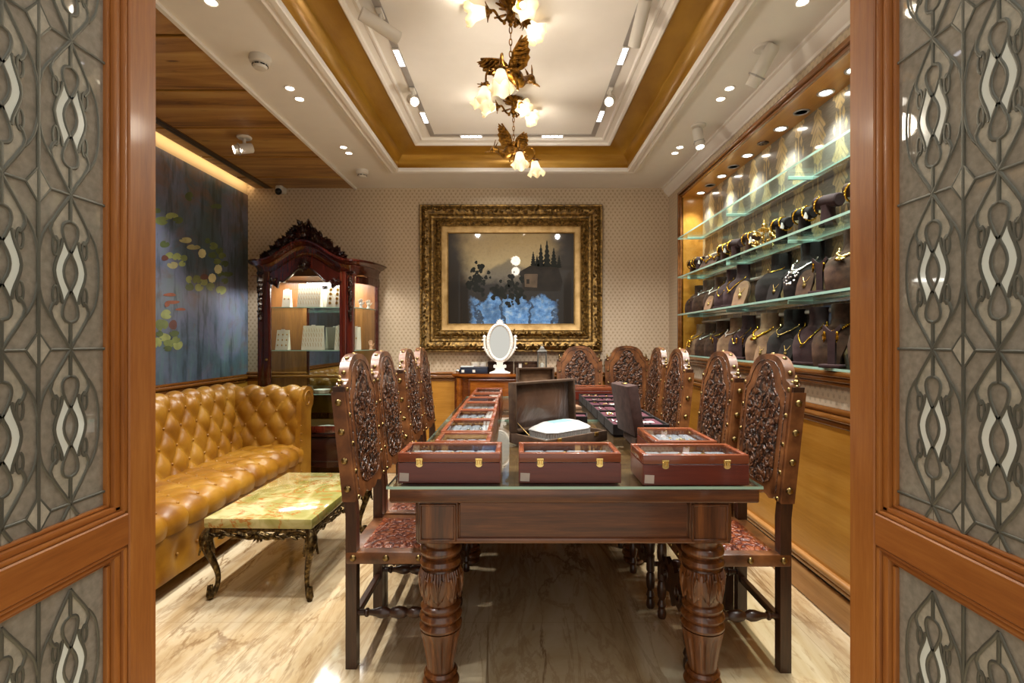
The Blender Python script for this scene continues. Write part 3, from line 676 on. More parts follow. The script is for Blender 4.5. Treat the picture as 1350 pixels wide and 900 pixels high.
def shade_mesh():
    mb = MB(); n, k = 12, 40
    def fn(i, j):
        a = 2*PI*i; tt = j; r = 0.016 + 0.026*tt**0.7 + 0.012*max(0, tt-0.6)/0.4; ruf = max(0, tt-0.55)/0.45
        r *= 1 + 0.16*ruf*math.cos(6*a); z = -0.1*tt + 0.012*ruf*math.cos(6*a+0.6)
        return (r*math.cos(a), r*math.sin(a), z)
    mb.grid(fn, k, n, cu=True); return mb
def add_light(parent, pos, d, name='lamp_shade'):
    """cup, ruffled shade, bulb at pos opening along d; shade keeps its own local frame"""
    M = Matrix.Translation(pos) @ rotto(-Vector(d))
    cup = MB(); cup.lathe([(0.0, 0.022), (0.008, 0.02), (0.012, 0.01), (0.024, 0.004), (0.027, -0.004), (0.02, -0.012), (0.0, -0.012)], seg=18)
    for q in range(9):
        a = 2*PI*q/9; cup.leaf((0.018*math.cos(a), 0.018*math.sin(a), 0.004), (math.cos(a), math.sin(a), -0.9), (0, 0, 1), 0.026, 0.014, 0.25, 0.3, 5)
    o = cup.build('shade_cup', BRONZE, parent); o.matrix_local = M
    o = shade_mesh().build('lamp_shade', SHADE, parent, 60, fix=False); o.matrix_local = M
    b = MB(); b.ell((0, 0, -0.05), (0.014, 0.014, 0.022), 10, 8); o2 = b.build('bulb', BULB, o)
def chandelier(loc, rz, lab, rz2, wings):
    r = thing('chandelier', lab, 'chandelier', loc, rz, 'winged bronze chandeliers')
    mb = MB(); mb.lathe([(0.0, 0.0), (0.05, 0.0), (0.052, -0.006), (0.045, -0.018), (0.028, -0.03), (0.016, -0.045), (0.014, -0.055), (0.02, -0.07), (0.022, -0.085), (0.016, -0.1), (0.009, -0.11), (0.011, -0.118), (0.006, -0.126), (0, -0.128)], seg=24, fn=lambda r_, z, a, i: r_*(1+0.08*math.cos(10*a)) if r_ > 0.02 else r_)
    for q in range(10):
        a = 2*PI*q/10; mb.leaf((0.02*math.cos(a), 0.02*math.sin(a), -0.035), (math.cos(a), math.sin(a), 0.25), (0, 0, -1), 0.055, 0.028, 0.2, -0.2)
    mb.build('ceiling_rose', BRONZE, r)
    for ang, dz, tilt in ((180, -0.055, -0.12), (292, -0.085, -0.75), (48, -0.05, -0.25)):
        a = R(ang); u = Vector((math.cos(a), math.sin(a), 0))
        p = [Vector((0, 0, -0.085))+u*0.012, Vector((0, 0, -0.1))+u*0.035, Vector((0, 0, -0.085))+u*0.055, Vector((0, 0, dz+0.005))+u*0.078, Vector((0, 0, dz))+u*0.098]
        mb = MB(); mb.tube(smooth_path(p, 5), 0.0062, 8); mb.tube(spiral((0.03, -0.102), 0.012, 0.002, 1.3, 0.5, 14), 0.005, 6) if False else None
        mb.ell(Vector((0, 0, -0.108))+u*0.03, 0.009, 8, 6); mb.leaf(Vector((0, 0, -0.07))+u*0.02, u+Vector((0, 0, -0.3)), (0, 0, 1), 0.06, 0.024)
        mb.build('arm', BRONZE, r); add_light(r, Vector((0, 0, dz))+u*0.108, u+Vector((0, 0, tilt)))
    mb = MB(); z = -0.128
    for k in range(6):
        pts = [(0.0065*math.cos(q), 0, 0.017*math.sin(q)) for q in [2*PI*i/12 for i in range(12)]]
        mb.M = Matrix.Translation((0, 0, z-0.014)) @ Matrix.Rotation(PI/2*(k % 2), 4, 'Z'); mb.tube(pts, 0.0024, 6, True); z -= 0.0285
    mb.build('chain', BRONZE, r)
    # winged creature: one body mesh, its wings, its lamps
    Mz = Matrix.Rotation(rz2, 4, 'Z'); zb = -0.345
    body = MB(); body.M = Mz
    path = smooth_path([(-0.165, 0, zb+0.01), (-0.14, 0, zb+0.022), (-0.105, 0, zb+0.012), (-0.06, 0, zb-0.018), (-0.01, 0, zb+0.0), (0.03, 0.0, zb-0.005), (0.07, 0, zb-0.035), (0.1, 0, zb-0.055)], 6); n = len(path)
    rad = [0.008+0.02*math.exp(-((i/(n-1)-0.16)/0.08)**2)*0.75+0.03*math.exp(-((i/(n-1)-0.52)/0.18)**2) for i in range(n)]
    body.tube(path, rad, 12)
    body.leaf((-0.155, 0, zb+0.012), (-1, 0, -0.1), (0, 0, 1), 0.05, 0.02)
    for s_ in (1, -1):
        body.leaf((-0.14, 0.008*s_, zb+0.028), (0.4, 0.3*s_, 1), (1, 0, 0), 0.055, 0.013); body.leaf((-0.13, 0.01*s_, zb+0.005), (0.6, 0.5*s_, -0.3), (0, 0, 1), 0.05, 0.02)
        body.tube(bez((0.0, 0.02*s_, zb-0.015), (0.01, 0.04*s_, zb-0.05), (-0.02, 0.035*s_, zb-0.06), (-0.015, 0.03*s_, zb-0.085), 8), 0.007, 8)
        for q in range(4): body.leaf((-0.07+0.03*q, 0.012*s_, zb-0.005), (0.5, 0.6*s_, -0.6), (0, 0, 1), 0.045, 0.022)
    body.lathe([(0.0, 0.06), (0.006, 0.058), (0.009, 0.045), (0.007, 0.035), (0.02, 0.02), (0.024, 0.0), (0.0, -0.01)], (0, 0, zb+0.005), 14)
    for q in range(8):
        a = 2*PI*q/8; body.leaf((0.012*math.cos(a), 0.012*math.sin(a), zb+0.015), (math.cos(a), math.sin(a), 0.7), (0, 0, 1), 0.045, 0.02)
    body.build('creature_body', BRONZE, r, 60)
    for s_, wd_ in zip((-1, 1), wings):
        wv = MB(); bz = Vector((0.018*s_, 0, zb+0.015))
        dl = Vector(wd_).normalized(); ch = dl.cross(Vector((0.25*s_, -1, 0.15)))*s_; ch = (ch-dl*ch.dot(dl)).normalized(); nn = dl.cross(ch)
        pl = [(0, -0.014), (0.04, -0.03), (0.09, -0.03), (0.135, -0.014), (0.178, 0.012), (0.15, 0.016), (0.147, 0.03), (0.122, 0.032), (0.115, 0.046), (0.09, 0.044), (0.08, 0.056), (0.055, 0.05), (0.04, 0.052), (0.015, 0.036), (0, 0.014)]
        pos = lambda u, v, w: tuple(bz + dl*u + ch*v + nn*(w + s_*(1.6*u*u + 2.0*v*v)))
        n = len(pl); vs = [pos(u, v, -0.0025) for u, v in pl]+[pos(u, v, 0.0025) for u, v in pl]
        wv.add(vs, [tuple(range(n))[::-1], tuple(range(n, 2*n))]+[(i, (i+1) % n, n+(i+1) % n, n+i) for i in range(n)])
        wv.tube([pos(u, -0.03+0.016*abs(u-0.07)/0.07, 0) for u in [0.004+0.16*i/10 for i in range(11)]], 0.0055, 6)
        for q in range(6):
            u0 = 0.02+0.022*q; wv.tube([pos(u0, -0.02, 0), pos(u0+0.012, 0.008, 0), pos(u0+0.03, 0.04-0.004*q, 0)], [0.0042, 0.0052, 0.003], 6)
        wv.build('wing', BRONZE, r)
    for tip, q in (((0.125, 0.065, zb-0.055), 0.06), ((0.07, -0.095, zb-0.05), -0.06)):
        mb = MB(); mb.M = Mz; t3 = Vector(tip)
        mb.tube(smooth_path([(0.03, 0.01*(1 if q > 0 else -1), zb-0.01), (t3.x*0.55+0.01, t3.y*0.45, zb+0.01), (t3.x*0.85, t3.y*0.85, zb+0.025), (t3.x, t3.y, zb-0.0), (t3.x, t3.y, t3.z+0.012)], 6), 0.0052, 8); mb.build('arm', BRONZE, r)
        add_light(r, Mz @ t3, Mz @ Vector((0.12, q*2.5, -1)))
    return r
CH = ((-0.035, 2.363), (-0.03, 3.33))
chandelier((CH[0][0], CH[0][1], ZI), 0, 'winged bronze chandelier with five tulip shades nearest the doorway', R(225), ((-0.8, 0.15, 0.5), (0.3, -0.2, 0.92)))
chandelier((CH[1][0], CH[1][1], ZI), 0, 'winged bronze chandelier with five tulip shades nearest the painting', R(-18), ((-0.42, -0.3, 0.85), (0.42, 0.25, 0.85)))
for cx, cy in CH:
    for ang, rr, dz in ((180, 0.17, -0.06), (292, 0.16, -0.15), (48, 0.17, -0.07)):
        lamp('POINT', (cx+rr*math.cos(R(ang)), cy+rr*math.sin(R(ang)), ZI+dz), CHW, WARM, rad=0.025)
    lamp('POINT', (cx, cy, ZI-0.6), CHB, WARM, rad=0.06)
# ------------------------------------------------------------------ long table
TL, TR, TF, TB, TZ = -0.458, 0.852, 1.738, 4.49, 0.789
tb = thing('conference_table', 'long dark walnut table with heavily turned and carved legs', 'table', (0.197, 0, 0))
tw = (TR-TL)/2 - 0.008
mb = MB(); mb.bx(-tw, tw, TF+0.008, TB-0.008, 0.727, 0.778, 0.008, 3)
for i, f in enumerate(mb.f):
    if min(mb.v[q][2] for q in f) > 0.7775: mb.mi[i] = 1
mb.build('tabletop', [W_TABLE, W_TOP], tb)
mb = MB()
for y in (1.778, 4.42): mb.bx(-0.43, 0.43, y, y+0.03, 0.592, 0.727); mb.bx(-0.43, 0.43, y-0.012, y+0.035, 0.578, 0.598, 0.006, 2)
for s_ in (-1, 1): mb.bx(s_*0.53-0.015, s_*0.53+0.015, 1.84, 4.4, 0.592, 0.727); mb.bx(s_*0.53-0.024, s_*0.53+0.024, 1.84, 4.4, 0.578, 0.598, 0.006, 2)
mb.build('apron', W_TABLE, tb)
def carved(mb):
    prof = [(0.0, 0.0), (0.05, 0.0), (0.06, 0.008), (0.06, 0.022), (0.05, 0.03), (0.062, 0.038), (0.068, 0.05), (0.062, 0.064), (0.053, 0.07), (0.056, 0.076), (0.062, 0.086), (0.055, 0.096)]
    mb.lathe(prof, seg=32)
    # fluted, flaring shaft
    fl = [(0.049+0.027*t_**1.25, 0.094+0.155*t_) for t_ in [i/12 for i in range(13)]]
    mb.lathe(fl, seg=80, fn=lambda r, z, a, i: r*(1-0.1*max(0, math.cos(10*a))**0.6*min(1, (i)/2, (12-i)/2.2)))
    mb.lathe([(0.07, 0.249), (0.077, 0.254), (0.078, 0.262), (0.071, 0.272), (0.066, 0.277), (0.074, 0.285), (0.078, 0.295), (0.073, 0.306), (0.064, 0.311), (0.07, 0.32), (0.073, 0.33), (0.066, 0.338), (0.058, 0.342), (0.06, 0.36), (0.068, 0.39), (0.073, 0.42), (0.072, 0.447), (0.064, 0.464), (0.06, 0.47), (0.071, 0.478), (0.077, 0.49), (0.072, 0.503), (0.061, 0.509), (0.064, 0.516), (0.074, 0.524), (0.077, 0.535), (0.072, 0.546), (0.06, 0.552), (0.062, 0.572), (0.068, 0.58), (0, 0.58)], seg=32)
    for q in range(8):
        a = 2*PI*q/8; ca, sa = math.cos(a), math.sin(a)
        for off, L, W in ((0, 0.112, 0.05), (0.2, 0.1, 0.032), (-0.2, 0.1, 0.032), (0.37, 0.075, 0.026)):
            a2 = a+off; u = (math.cos(a2), math.sin(a2), 0)
            pts = []
            mb.leaf((0.066*u[0], 0.066*u[1], 0.466), (0.16*u[0], 0.16*u[1], -1), u, L, W, 0.14, -0.16, 12)
        for off in (-0.28, -0.13, 0, 0.13, 0.28):
            c2, s2 = math.cos(a+off), math.sin(a+off); e_ = abs(off)*0.16
            mb.tube([(0.070*c2, 0.070*s2, 0.468), (0.0775*c2, 0.0775*s2, 0.44), (0.0785*math.cos(a+off*0.7), 0.0785*math.sin(a+off*0.7), 0.405+e_), (0.0715*math.cos(a+off*0.2), 0.0715*math.sin(a+off*0.2), 0.36+e_)], [0.003, 0.0045, 0.004, 0.002], 6)
    mb.box((0, 0, 0.652), (0.148, 0.148, 0.15), 0.004)
    for ax in range(4):
        M = Matrix.Rotation(PI/2*ax, 4, 'Z')
        for x0, x1, z0, z1 in ((-0.066, -0.056, 0.586, 0.72), (0.056, 0.066, 0.586, 0.72), (-0.066, 0.066, 0.586, 0.596), (-0.066, 0.066, 0.71, 0.72)):
            b = MB(); b.bx(x0, x1, -0.08, -0.07, z0, z1, 0.003); mb.add([M @ Vector(v) for v in b.v], b.f)
cl = MB(); carved(cl); legm = None
for yy in (1.842, 2.935, 4.168):
    for s_ in (-1, 1):
        if legm is None: lg = cl.build('leg', W_TABLEZ, tb, 40); legm = lg
        else: lg = legm.copy(); COL.objects.link(lg); lg.parent = tb
        lg.location = (s_*0.481, yy, 0)
for y0, y1, lab in ((TF, 3.176, 'greenish glass sheet on the table top, half nearer the doorway'), (3.181, TB, 'greenish glass sheet on the table top, half nearer the painting')):
    g = thing('glass_sheet', lab, 'glass top', (0.197, y0, 0.7785), 0, 'glass sheets on the table'); hw = (TR-TL)/2
    mb = MB(); mb.bx(-hw, hw, 0, y1-y0, 0.0004, 0.0105); 
    # polished green rim and see-through body
    for i, f in enumerate(mb.f):
        zs = [mb.v[q][2] for q in f]
        if max(zs)-min(zs) > 0.005: mb.mi[i] = 1
    mb.build('pane', [GLASS_TABLE, GLASS_EDGE], g, 0)

# ------------------------------------------------------------------ leather chairs
def lean(z): return 0 if z < 0.6 else -(z-0.6)*0.055/0.516
def shear(x, y, z): return (x, y+lean(z), z)
half = [(0.0, 0.652), (0.03, 0.65), (0.055, 0.656), (0.075, 0.668), (0.1, 0.664), (0.125, 0.655), (0.15, 0.662), (0.165, 0.675), (0.188, 0.664), (0.198, 0.664)]
top = [(0.198, 1.098), (0.196, 1.115), (0.187, 1.126), (0.174, 1.13), (0.163, 1.134), (0.156, 1.144), (0.152, 1.158), (0.143, 1.176), (0.128, 1.196), (0.106, 1.214), (0.078, 1.227), (0.046, 1.235), (0.0, 1.238)]
outl = half + top; outl = outl + [(-x, z) for x, z in reversed(outl[1:-1])]
def chair_proto():
    r = thing('leather_chair', 'x', 'chair', (0, 0, 0), 0, 'high backed leather chairs round the table')
    for s_ in (-1, 1):
        mb = MB(); mb.prism([(0, 0), (0.043, 0), (0.043, 0.6), (-0.009, 1.112), (-0.052, 1.112), (0, 0.6)], s_*0.167, s_*0.21, 'x'); mb.build('rear_leg', W_CHAIR, r)
        mb = MB(); mb.lathe([(0.0, 0), (0.008, 0), (0.011, 0.004), (0.006, 0.009), (0.0105, 0.018), (0.011, 0.024), (0.005, 0.03), (0.0075, 0.036), (0.004, 0.043), (0, 0.046)], (s_*0.188, -0.031, 1.112), 12); mb.build('finial', BRASS, r)
        # turned front leg
        mb = MB(); mb.lathe([(0.0, 0), (0.017, 0), (0.02, 0.01), (0.02, 0.03), (0.015, 0.045), (0.021, 0.06), (0.016, 0.075), (0.013, 0.085), (0.019, 0.1), (0.022, 0.13), (0.02, 0.16), (0.014, 0.172), (0.02, 0.18), (0.02, 0.19), (0.02, 0.24), (0.021, 0.25), (0.014, 0.26), (0.021, 0.275), (0.023, 0.31), (0.02, 0.345), (0.014, 0.355), (0.02, 0.365), (0.02, 0.41), (0, 0.415)], (s_*0.182, 0.392, 0), 18); mb.build('front_leg', W_CHAIR, r)
        mb = MB(); pr = [(0.011, 0.04), (0.012, 0.07), (0.017, 0.075), (0.017, 0.082), (0.011, 0.088), (0.013, 0.105), (0.021, 0.13), (0.022, 0.15), (0.013, 0.17), (0.019, 0.18), (0.024, 0.205), (0.019, 0.23), (0.013, 0.24), (0.022, 0.26), (0.021, 0.28), (0.013, 0.305), (0.011, 0.322), (0.017, 0.328), (0.017, 0.335), (0.012, 0.34), (0.011, 0.38)]
        mb.lathe(pr, (s_*0.186, 0, 0.212), 16, Matrix.Rotation(-PI/2, 4, 'X')); mb.build('side_stretcher', W_CHAIR, r)
    mb = MB(); q = [(-0.17, 0.25), (-0.15, 0.3), (-0.11, 0.29), (-0.08, 0.33), (-0.04, 0.31), (0, 0.345)]; q = q+[(-x, z) for x, z in reversed(q[:-1])]
    ql = [(-0.17, 0.21), (-0.13, 0.22), (-0.09, 0.175), (-0.04, 0.19), (0, 0.15)]; ql = ql+[(-x, z) for x, z in reversed(ql[:-1])]
    mb.prism(q+ql[::-1], 0.382, 0.402, 'y')
    for s_ in (-1, 1): mb.tube(spiral((s_*0.08, 0.25), 0.04, 0.006, 1.4, 0.3 if s_ > 0 else PI-0.3, 24, 'xz', 0.404), 0.006, 6)
    mb.build('front_stretcher', W_CHAIR, r)
    mb = MB(); mb.bx(-0.168, 0.168, 0.008, 0.036, 0.17, 0.2, 0.004); mb.build('rear_stretcher', W_CHAIR, r)
    # seat : hide wrapped frame and tooled panel
    mb = MB(); mb.bx(-0.212, 0.212, 0.0, 0.42, 0.413, 0.462, 0.007, 2); mb.build('seat', HIDE, r)
    mb = MB(); 
    def sf(i, j):
        x = -0.172+0.344*i; y = 0.05+0.335*j; e = min(i, 1-i, j, 1-j); return (x, y, 0.4615+0.011*min(1, e*9)-0.006*math.sin(PI*i)*math.sin(PI*j))
    mb.grid(sf, 24, 24); mb.build('seat_panel', TOOLSEAT, r, 60)
    # back : thick hide panel, wrapped posts
    mb = MB(); mb.prism(outl, 0.012, 0.052, 'y', shear)
    for s_ in (-1, 1): mb.prism([(-0.004, 0.66), (0.047, 0.66), (0.047, 1.092), (-0.004, 1.092)], s_*0.163, s_*0.2135, 'x', shear)
    mb.build('backrest', HIDE, r, 40)
    inn = [(0.0, 0.70), (0.07, 0.705), (0.115, 0.725), (0.132, 0.76), (0.135, 1.02), (0.128, 1.055), (0.108, 1.075), (0.088, 1.085), (0.075, 1.11), (0.05, 1.165), (0.025, 1.19), (0, 1.2)]; inn = inn+[(-x, z) for x, z in reversed(inn[1:-1])]
    mb = MB(); mb.prism(inn, 0.05, 0.0555, 'y', shear); mb.build('tooled_panel', TOOL, r, 30)
    mb = MB()
    def line(pts, rad=0.0028, y=0.0555, closed=False): mb.tube([shear(p[0], y, p[1]) for p in pts], rad, 6, closed)
    line(inn, 0.003, 0.0535, True)
    ar = [(0.172, 0.69), (0.172, 1.07), (0.165, 1.09), (0.148, 1.1), (0.135, 1.115), (0.124, 1.145), (0.1, 1.18), (0.06, 1.205), (0, 1.213)]; line(ar+[(-x, z) for x, z in reversed(ar[:-1])], 0.0022, 0.0525)
    for s_ in (-1, 1):
        for cx_, cz_, r0, tn, a0 in ((0.05, 0.77, 0.042, 1.5, 0.5), (0.085, 0.86, 0.038, 1.4, 2.0), (0.045, 0.94, 0.045, 1.6, 4.0), (0.09, 1.0, 0.035, 1.3, 1.0), (0.03, 1.05, 0.03, 1.3, 5.0)):
            sp = spiral((0, 0), r0, 0.005, tn, a0, 22, 'xz'); line([(s_*(cx_+p[0]), cz_+p[2]) for p in sp], 0.0034)
        for cx_, cz_, dx, dz in ((0.02, 0.8, 0.8, 1), (0.03, 0.88, 1, 0.3), (0.06, 0.9, 0.3, 1), (0.015, 0.99, 0.7, 0.8), (0.07, 1.04, -0.3, 1), (0.1, 0.93, 0.3, 1), (0.02, 0.73, 1, 0.3), (0.09, 0.79, 0.3, -1)):
            mb.leaf(shear(s_*cx_, 0.0545, cz_), (s_*dx, 0, dz), (0, 1, 0), 0.055, 0.024, 0.2)
    for q in range(5):
        a = PI/2+(q-2)*0.5; mb.leaf(shear(0, 0.0545, 1.11), (math.cos(a), 0, math.sin(a)), (0, 1, 0), 0.062, 0.022, 0.2)
    mb.tube([shear(0.0, 0.056, 0.71+0.05*i) for i in range(8)], 0.004, 6)
    mb.build('tooled_scrolls', TOOL, r, 60)
    # brass nailheads, each its own part
    Mx = lambda s_: Matrix.Rotation(s_*PI/2, 4, 'Y'); MF = Matrix.Rotation(-PI/2, 4, 'X'); proto = {}
    def nail(p, M, k):
        if k not in proto:
            mb = MB(); mb.lathe([(0.0, 0.0075*k), (0.006*k, 0.0066*k), (0.01*k, 0.0034*k), (0.0112*k, 0.0), (0.0, -0.001)][::-1], seg=12); o = mb.build('nailhead', BRASS, r, 60); proto[k] = o
        else: o = proto[k].copy(); COL.objects.link(o); o.parent = r
        o.matrix_local = Matrix.Translation(p) @ (M if M is not None else Matrix.Identity(4))
    for s_ in (-1, 1):
        for z in (0.71, 0.82, 0.935, 1.05): nail(shear(s_*0.2135, 0.021, z), Mx(s_), 1.25)
        for z in (0.672, 0.775, 0.885, 0.998, 1.1): nail(shear(s_*0.187, 0.0515, z), MF, 0.95)
        for y in (0.03, 0.16, 0.29, 0.4): nail((s_*0.2118, y, 0.438), Mx(s_), 1.2)
        for x, z, tl in ((0.178, 1.129, 0.2), (0.15, 1.165, 1.0), (0.095, 1.221, 0.5)): nail(shear(s_*x, 0.032, z), Matrix.Rotation(s_*tl, 4, 'Y'), 0.85)
    for x in (-0.14, -0.05, 0.05, 0.14): nail((x, 0.4198, 0.438), MF, 1.0)
    nail(shear(0, 0.032, 1.237), None, 0.85); return r
CHR = chair_proto()
seats = [((-0.68, 2.182), -PI/2, 'leather chair on the sofa side of the table, nearest the doorway'), ((-0.683, 2.63), -PI/2, 'leather chair on the sofa side, second from the doorway'), ((-0.69, 3.245), -PI/2, 'leather chair on the sofa side, third from the doorway'), ((-0.69, 3.71), -PI/2, 'leather chair on the sofa side, nearest the back wall'),
    ((1.064, 2.158), PI/2, 'leather chair on the shelf side of the table, nearest the doorway'), ((1.035, 2.612), PI/2, 'leather chair on the shelf side, second from the doorway'), ((1.035, 3.31), PI/2, 'leather chair on the shelf side, third from the doorway'), ((1.055, 3.86), PI/2, 'leather chair on the shelf side, fourth from the doorway'),
    ((0.578, 4.70), PI, 'leather chair at the head of the table, facing the doorway beside the commode'), ((1.05, 4.81), PI, 'leather chair against the back wall in the corner by the shelves')]
for i, ((x, y), rz, lab) in enumerate(seats):
    if i == 0: CHR.location = (x, y, 0); CHR.rotation_euler = (0, 0, rz); CHR['label'] = lab
    else: dup(CHR, (x, y, 0), rz, lab)

# ------------------------------------------------------------------ glass-lidded watch boxes on the table
def watch_box(w, d, h, lab, loc, rz=0.0, latches=True, light=False):
    r = thing('watch_box', lab, 'watch box', loc, rz, 'glass lidded mahogany boxes on the table'); hl = 0.034
    mb = MB(); t_ = 0.012
    for x0, x1, y0, y1 in ((-w/2, w/2, 0, t_), (-w/2, w/2, d-t_, d), (-w/2, -w/2+t_, t_, d-t_), (w/2-t_, w/2, t_, d-t_)): mb.bx(x0, x1, y0, y1, 0, h-hl-0.0008, 0.0015)
    mb.bx(-w/2+t_, w/2-t_, t_, d-t_, 0, 0.008); mb.build('case', W_BOX, r)
    mb = MB(); fw = 0.019
    for x0, x1, y0, y1 in ((-w/2, w/2, 0, fw), (-w/2, w/2, d-fw, d), (-w/2, -w/2+fw, fw, d-fw), (w/2-fw, w/2, fw, d-fw)): mb.bx(x0, x1, y0, y1, h-hl+0.0008, h, 0.003, 2)
    mb.build('lid_frame', W_BOXLID if not light else W_BOXLID, r)
    mb = MB(); mb.bx(-w/2+fw, w/2-fw, fw, d-fw, h-0.008, h-0.005); mb.build('lid_glass', GLASS_PANE, r, 0)
    mb = MB(); mb.bx(-w/2+t_, w/2-t_, t_, d-t_, 0.008, h-hl+0.0, 0.004)
    n = 4
    for k in range(n):
        x0 = -w/2+t_+0.008+(w-2*t_-0.016)*k/n; mb.bx(x0+0.003, x0+(w-2*t_-0.016)/n-0.003, t_+0.014, d-t_-0.014, h-hl-0.012, h-hl+0.007, 0.007, 3)
    mb.build('padding', WHITEC if light else GREYV, r)  # white padding paints glare into the left row's two far boxes
    if latches:
        for s_ in (-1, 1):
            mb = MB(); x = s_*w*0.29; pl = [(x-0.0115, 0.089), (x-0.0115, 0.064), (x-0.007, 0.059), (x, 0.0575), (x+0.007, 0.059), (x+0.0115, 0.064), (x+0.0115, 0.089)]
            mb.prism(pl, -0.003, 0, 'y'); mb.bx(x-0.011, x-0.004, -0.006, -0.002, 0.066, 0.083, 0.002); mb.bx(x+0.004, x+0.011, -0.006, -0.002, 0.066, 0.083, 0.002); mb.tube([(x-0.011, -0.005, 0.087), (x+0.011, -0.005, 0.087)], 0.0028, 8); mb.bx(x-0.003, x+0.003, -0.0065, -0.003, 0.07, 0.083, 0.001)
            mb.build('latch', GOLDL, r)
        mb = MB(); mb.box((-w/2+0.022, -0.0006, 0.022), (0.033, 0.001, 0.029), M=Matrix.Rotation(R(3), 4, 'Y')); mb.build('price_sticker', plain('sticker', '#b9aca4', 0.5, var=0.1), r, 0)
    return r
gem_i = [0]
def jewels(name, lab, cat, loc, n, sx, sy, mat, rz=0, grp=None, sz=0.008):
    rnd = random.Random(gem_i[0]); gem_i[0] += 1; ca, sa = math.cos(rz), math.sin(rz)
    grp = grp or 'pieces of jewellery on the table'
    for k in range(n):
        px_, py_ = rnd.uniform(-sx, sx), rnd.uniform(-sy, sy); q = rnd.random(); mb = MB(); mw = lab.split(' ')[0]
        if q < 0.45: kd, cat_ = 'ring', 'ring'; mb.lathe([(sz*0.9, 0), (sz*1.15, sz*0.35), (sz*0.9, sz*0.5), (sz*0.65, sz*0.3), (sz*0.9, 0)], (0, 0, 0), 12)
        elif q < 0.75: kd, cat_ = 'stud', 'stud'; mb.ell((0, 0, sz*0.5), (sz, sz*0.7, sz*0.5), 8, 6)
        else: kd, cat_ = 'pin', 'pin'; mb.leaf((0, 0, sz*0.4), (math.cos(k*2.1), math.sin(k*2.1), 0.1), (0, 0, 1), sz*2.4, sz*1.2)
        o = mb.build(mw+'_'+kd, mat, None, 60, (loc[0]+px_*ca-py_*sa, loc[1]+px_*sa+py_*ca, loc[2]), rz); tag(o, lab.replace(' piece ', f' {kd} '), cat_, lab.replace(' piece ', f' {kd}s '))
wb = [((-0.2445, 1.775), 0.363, 0.196, 0.107, True, 'dark red latched watch box at the front left corner of the table'),
      ((0.184, 1.775), 0.363, 0.196, 0.107, True, 'dark red latched watch box at the front middle, before the open suede case'),
      ((0.622, 1.748), 0.371, 0.196, 0.107, True, 'dark red latched watch box at the front right corner of the table'),
      ((-0.222, 1.985), 0.222, 0.2, 0.107, False, 'glass topped box directly behind the front left watch box'),
      ((-0.23, 2.204), 0.222, 0.335, 0.107, False, 'glass topped box in the left row, second behind the front left watch box'),
      ((-0.232, 2.547), 0.222, 0.34, 0.107, False, 'glass topped box in the left row, third behind the front left watch box'),
      ((-0.236, 2.895), 0.22, 0.34, 0.107, False, 'glass topped box in the left row, fourth behind the front left watch box'),
      ((-0.24, 3.243), 0.216, 0.27, 0.107, False, 'glass topped box in the left row, third from its far end'),
      ((-0.236, 3.52), 0.22, 0.28, 0.107, False, 'glass topped box with painted glare, second from the far end of the left row'),
      ((-0.236, 3.81), 0.22, 0.36, 0.107, False, 'glass topped box with painted glare at the far end of the left row'),
      ((0.668, 1.985), 0.245, 0.31, 0.107, False, 'glass topped box directly behind the front right watch box'),
      ((0.6, 4.21), 0.38, 0.2, 0.107, False, 'wooden box across the far end of the table behind the trays')]
for i, ((x, y), w_, d_, h_, la, lab) in enumerate(wb):
    watch_box(w_, d_, h_, lab, (x, y, TZ+0.0005), 0, la, i in (8, 9, 11))
    if i < 11:
        where = ('in the front left watch box', 'in the front middle watch box', 'in the front right watch box')[i] if i < 3 else ('in the box ' + ('right behind the front left one', 'second in the left row', 'third in the left row', 'fourth in the left row', 'third from the far end of the left row', 'second from the far end of the left row', 'at the far end of the left row', 'behind the front right one')[i-3])
        jewels('gold_jewellery', f'gold piece {where}', 'jewellery', (x+0.02, y+d_*0.5, TZ+h_-0.0262), 6, min(0.05, w_*0.2), 0.022, GOLDL, 0, 'jewellery in the glass lidded boxes', 0.0075)

